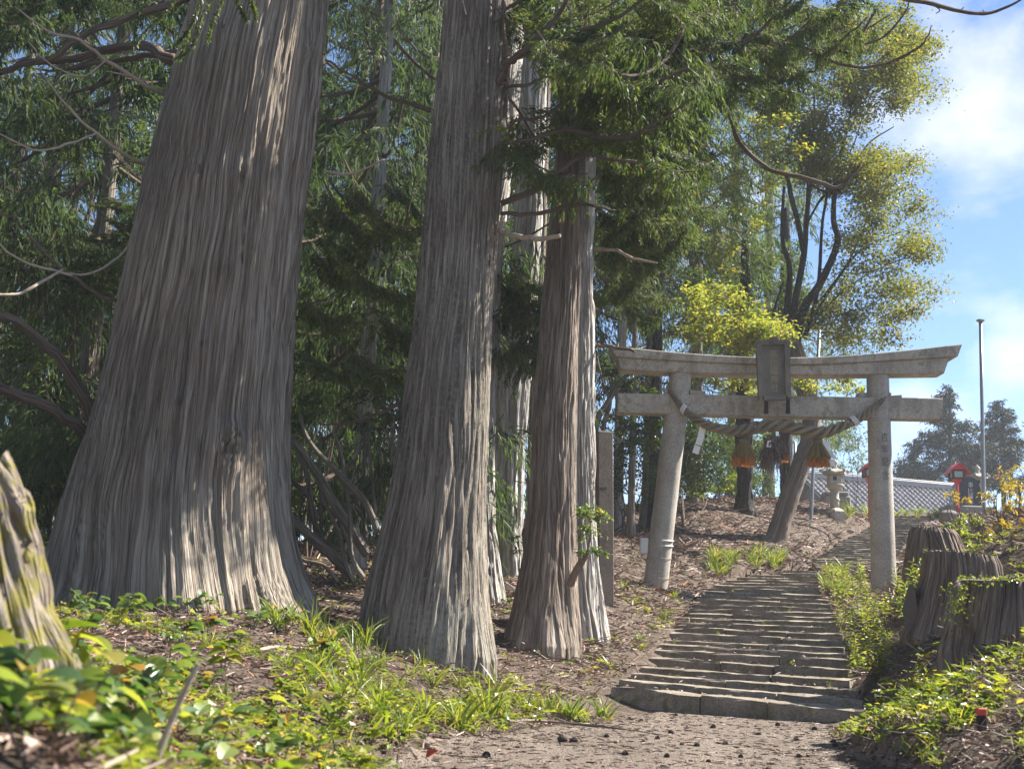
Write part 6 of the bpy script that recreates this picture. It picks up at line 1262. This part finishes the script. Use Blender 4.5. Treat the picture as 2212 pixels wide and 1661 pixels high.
# two tall grass stems leaning over the left foreground
gs1 = thing('dry_stalk', 'blurred thick grey stalk leaning over the near foreground at lower left', 'stalk', surf(*V(330, 1690, 1.9)[:2]))
mb = MB(); tube(mb, [V(322, 1680, 1.9), V(360, 1580, 1.9), (V(400, 1490, 1.9)), V(428, 1432, 1.9)], [.006, .005, .004], 6, 16, rough=.05); mb.build('stem', M['twig_pale'], gs1)
# ------------------------------------------------------------------ small things lying about
cm_ = MB()
for k in range(60):
    ph = math.acos(1-2*(k+.5)/60); a = k*2.39996; d = np.array([sin(ph)*cos(a), sin(ph)*sin(a), cos(ph)]); u_ = unit(np.cross(d, [0, 0, 1.01])); w_ = np.cross(d, u_); c = d*.0085
    cm_.add([c-u_*.003-w_*.002, c+u_*.003-w_*.002, c+d*.0045+u_*.0015+w_*.0015, c+d*.0045-u_*.0015+w_*.0015], [[0, 1, 2, 3]])
th, ph = np.meshgrid(np.linspace(0, 2*pi, 8, endpoint=False), np.linspace(-1.5, 1.5, 6)); i = np.arange(5)[:, None]*8; j = np.arange(8); k = (j+1) % 8
cm_.add(np.stack([np.cos(th)*np.cos(ph), np.sin(th)*np.cos(ph), np.sin(ph)], -1).reshape(-1, 3)*.009, np.stack([i+j, i+k, i+8+k, i+8+j], -1).reshape(-1, 4)); cmesh = cm_.mesh('cedar_cone', M['cone'])
cones = [(1215, 1606), (1238, 1607), (1110, 1557), (1155, 1557), (1290, 1568), (1460, 1548), (1450, 1587), (1567, 1612), (1720, 1600), (1805, 1617), (1800, 1608), (1725, 1640), (1440, 1640), (1473, 1612), (1505, 1616), (1390, 1608), (1310, 1595), (1385, 1560), (1540, 1575), (1640, 1590), (1830, 1615), (1870, 1600), (1680, 1570), (1420, 1600), (1350, 1636), (1000, 1590), (920, 1620), (1050, 1640), (870, 1600), (1250, 1560), (1760, 1580), (1600, 1640), (1530, 1650), (1890, 1650)]
for k, (x, y) in enumerate(cones):
    p = on(x, y, 3, 12); o = bpy.data.objects.new('cedar_cone', cmesh); COL.objects.link(o); s = gr.uniform(1., 1.7)*(1.35 if k in (0, 1) else 1); o.scale = (s, s*gr.uniform(.8, 1.1), s*gr.uniform(.8, 1)); o.location = p+np.array([0, 0, .008*s]); o.rotation_euler = gr.uniform(0, 6, 3)
    tag(o, 'larger dark cedar cone of a touching pair in the middle of the paved path' if k == 0 else 'smaller dark cedar cone of the touching pair on the path' if k == 1 else 'small dark cedar cone lying on the paved path', 'cone', None if k < 2 else 'cones scattered on the path')
def stick(label, pts, r, mat='twig_pale'):
    P = np.array([on(x, y, 3, 30) for x, y in pts])+np.array([0, 0, r]); mb = MB(); tube(mb, P, [r, r*.9, r*.5], 6, 16, rough=.12); tag(mb.build('fallen_stick', M[mat], loc=P[0]), label, 'stick')
stick('bleached fallen stick on the litter in front of the largest cedar', ((560, 1412), (590, 1404), (640, 1406), (690, 1408)), .012)
stick('dark fallen stick lying along the left edge of the paved path', ((1085, 1566), (1180, 1563), (1330, 1577), (1440, 1594)), .010, 'twig')
stick('pale twig on the litter beside the fluted reddish cedar', ((1000, 1525), (1080, 1500), (1150, 1490)), .006)
stick('thin twig among the weeds at the foot of the nearest stump', ((2040, 1440), (2120, 1420), (2215, 1402)), .009, 'twig')
stick('second twig crossing below the nearest stump', ((2010, 1452), (2100, 1436), (2190, 1426)), .007, 'twig')
stick('short thick dead branch lying on the litter left of the bend in the steps', z2(700, 310) and (z2(698, 305), z2(730, 330), z2(770, 345)), .03, 'twig')
for k, (x, y) in enumerate(((365, 1418), (575, 1640), (920, 1642))):
    p = on(x, y, 1.8, 12); mb = MB(); leaves(mb, [p+np.array([0, 0, .01])], [[.7, -.3, .5]], np.array([[.2, -.6, .7]]), .06 if k else .05, .04, 'ovate', .5, .25, 4, [1.]); tag(mb.build('fallen_leaf', [plain('red_fallen_leaf', (.42, .07, .025), .6)], loc=p), ('red fallen leaf standing among the left foreground seedlings', 'red-brown curled leaf at the bottom edge left of the path', 'rust brown fallen leaf on the paved path near the bottom')[k], 'leaf')

# ------------------------------------------------------------------ what nobody could count
def cover(n, x0, x1, y0, y1, ok_vec, seed, near=True):
    r = np.random.default_rng(seed); out = []
    while sum(map(len, out)) < n:
        y = y0*(y1/y0)**r.random(n*2) if near else r.uniform(y0, y1, n*2); x = r.uniform(x0, x1, n*2); m_ = ok_vec(x, y, r); out.append(np.c_[x[m_], y[m_]])
    return np.concatenate(out)[:n], r
def in_view(x, y): return (x > -.45*y-.6) & (x < .43*y+.8)
def stepdist(x, y):
    i = np.argmin(np.hypot(STEP_C[None, :, 0]-x[:, None], STEP_C[None, :, 1]-y[:, None]), 1); u = STEP_R[i]-STEP_L[i]
    t = ((x-STEP_L[i][:, 0])*u[:, 0]+(y-STEP_L[i][:, 1])*u[:, 1])/(u[:, :2]**2).sum(1); return np.where(y < STEP_C[0][1]-.9, 9, np.where(np.abs(t-.5) > .5, 1, 0))
def lit_ok(x, y, r): return in_view(x, y) & (stepdist(x, y) > 0) & (path_mask(x, y) < .1*r.random(len(x)))
P, r = cover(130000, -7, 11, 1.6, 33, lit_ok, 81); z = ground(P[:, 0], P[:, 1]); n = len(P); a = r.uniform(0, 2*pi, n)
mb = MB(); far_ = np.clip(P[:, 1]/10, .7, 2.2)
strips(mb, np.c_[P, z+.004+.02*r.random(n)], np.stack([np.cos(a), np.sin(a), r.normal(.08, .22, n)], 1), r.uniform(.02, .13, n)*far_, r.uniform(.004, .012, n)*far_, r.normal(.15, .2, n), 1, np.clip(r.normal(.48, .28, n), 0, 1), 0, (1, .5), r=r)
P, r = cover(16000, -5, 8, 1.6, 26, lit_ok, 82); z = ground(P[:, 0], P[:, 1]); n = len(P); d = r.normal(size=(n, 3)); d[:, 2] = np.abs(d[:, 2])*.3
leaves(mb, np.c_[P, z+.006], d, r.normal(0, .35, (n, 3))+np.array([0, 0, 1]), r.uniform(.018, .05, n), r.uniform(.012, .03, n), 'ovate', 1., .3, 2, np.clip(r.beta(2, 2, n)+.1, 0, 1), r=r)
for t_, _ in TR:
    n = 420; a = r.uniform(0, 2*pi, n); R_ = t_['rad'][10]*1.0+.02+r.exponential(.09, n); X = t_['cx'][0]+R_*np.cos(a); Y_ = t_['cy'][0]+R_*np.sin(a); b_2 = r.uniform(0, 2*pi, n); hh2 = .05*np.exp(-(R_-t_['rad'][10])/.12)*r.random(n)
    strips(mb, np.c_[X, Y_, ground(X, Y_)+.005+hh2], np.stack([np.cos(b_2), np.sin(b_2), r.normal(.1, .3, n)], 1), r.uniform(.04, .16, n), r.uniform(.005, .012, n), .2, 2, np.clip(r.normal(.4, .25, n), 0, 1), 0, (.6, 1, .4), r=r)
tag(mb.build('leaf_litter', M['litter']), 'brown cedar needles and dead leaves covering the ground', 'leaf litter', kind='stuff')
P, r = cover(9000, -2, 3, 3.2, 9.6, lambda x, y, r: (path_mask(x, y) > 0) & (r.random(len(x)) < np.exp(-path_mask(x, y)*.9)), 83); z = ground(P[:, 0], P[:, 1]); n = len(P); a = r.uniform(0, 2*pi, n); mb = MB()
strips(mb, np.c_[P, z+.011], np.stack([np.cos(a), np.sin(a), r.normal(.02, .06, n)], 1), r.uniform(.008, .06, n), r.uniform(.002, .007, n), .05, 2, np.clip(r.normal(.35, .25, n), 0, 1), 0, (.6, 1, .4), r=r)
tag(mb.build('path_litter', M['litter']), 'brown needles and leaf crumbs strewn over the paved path', 'leaf litter', kind='stuff')
# litter on the treads
mb = MB(); r = np.random.default_rng(85)
for i in range(len(STEP_L)-1):
    n = 60 if i < 26 else 20; t = r.random(n)[:, None]; s = r.random(n)[:, None]; w = STEP_C[i+1]-STEP_C[i]; w[2] = 0; p = STEP_L[i]*(1-t)+STEP_R[i]*t+w*(.1+.8*s)+np.array([0, 0, .008]); a = r.uniform(0, 2*pi, n)
    strips(mb, p, np.stack([np.cos(a), np.sin(a), r.normal(.1, .12, n)], 1), r.uniform(.02, .07, n), r.uniform(.004, .010, n), .1, 2, None, 0, (.6, 1, .4), r=r)
tag(mb.build('step_litter', M['litter']), 'dead needles lying on the treads of the steps', 'leaf litter', kind='stuff')
# fine grass and tiny ground plants
def green_ok(x, y, r):
    g = gnoise(x*.9, y*.9, 17, 3); pmk_ = path_mask(x, y); sd = stepdist(x, y); right_ = x > np.interp(y, STEP_C[:, 1], STEP_R[:, 0])
    k = np.where(right_ | ((y < 8) & (x > 1.7)), .36, np.where((y < 9.2), .24, .10)); k = k*np.clip(.6+1.6*g, 0, 1)+np.where((pmk_ > -.45) & (y < 9), .3, 0); k = np.where((x < -1.2) & (y > 7.5), .03, k)
    return in_view(x, y) & (sd > 0) & (pmk_ < .02) & (r.random(len(x)) < k) & ~((np.abs(x/y-SK[0]/SK[1]) < .03) & (y < SK[1]+.05) & (y > SK[1]-1.6))
P, r = cover(11000, -3, 7, 1.7, 20, green_ok, 91); z = ground(P[:, 0], P[:, 1]); n = len(P); a = r.uniform(0, 2*pi, n); sp = r.uniform(.2, 1.1, n); mb = MB()
strips(mb, np.c_[P, z-.005], np.stack([np.cos(a)*sp, np.sin(a)*sp, np.ones(n)], 1), r.uniform(.03, .11, n), r.uniform(.003, .007, n), r.uniform(.2, 1, n), 3, None, 0, (.8, 1, .7, .1), r=r)
tag(mb.build('grass', M['grass']), 'short thin grass scattered over the banks', 'grass', kind='stuff')
P, r = cover(4800, -3, 7, 1.7, 17, green_ok, 92); n0 = len(P); k = r.integers(3, 7, n0); P = np.repeat(P, k, 0); n = len(P); hh_ = np.repeat(r.uniform(.01, .06, n0), k); z = ground(P[:, 0], P[:, 1])+hh_; a = r.uniform(0, 2*pi, n); P = P+r.normal(0, .012, P.shape); mb = MB(); big_ = np.repeat(r.uniform(.02, .06, n0), k)
leaves(mb, np.c_[P, z], np.stack([np.cos(a), np.sin(a), r.uniform(-.2, .6, n)], 1), r.normal(0, .3, (n, 3))+np.array([0, 0, 1]), big_, big_*r.uniform(.45, .75, n), 'ovate', .5, .2, 2, np.clip(np.repeat(r.beta(2, 1.6, n0), k)+r.normal(0, .08, n), 0, 1), r=r)
tag(mb.build('ground_cover', M['weed']), 'small-leaved green ground cover on the banks', 'ground cover', kind='stuff')
# thin haze added to lift the dark shade between the trees
mb = MB(); box(mb, np.array([10., 250., 8.6]), 460, 580, 10.4)
m, nt, N, Lk, b = nodes('haze_air'); N.remove(b); pv = N.new('ShaderNodeVolumePrincipled'); pv.inputs['Density'].default_value = HAZE; pv.inputs['Color'].default_value = (.9, .94, 1, 1)
Lk.new(pv.outputs[0], N['Material Output'].inputs['Volume'])
tag(mb.build('haze', m), 'thin pale haze added to lighten the shade under the trees', 'haze', kind='stuff')
print('TRIS', sum(sum(len(p.vertices)-2 for p in me.polygons) for me in bpy.data.meshes))
for o in bpy.data.objects:
    if 'wloc' in o: del o['wloc']
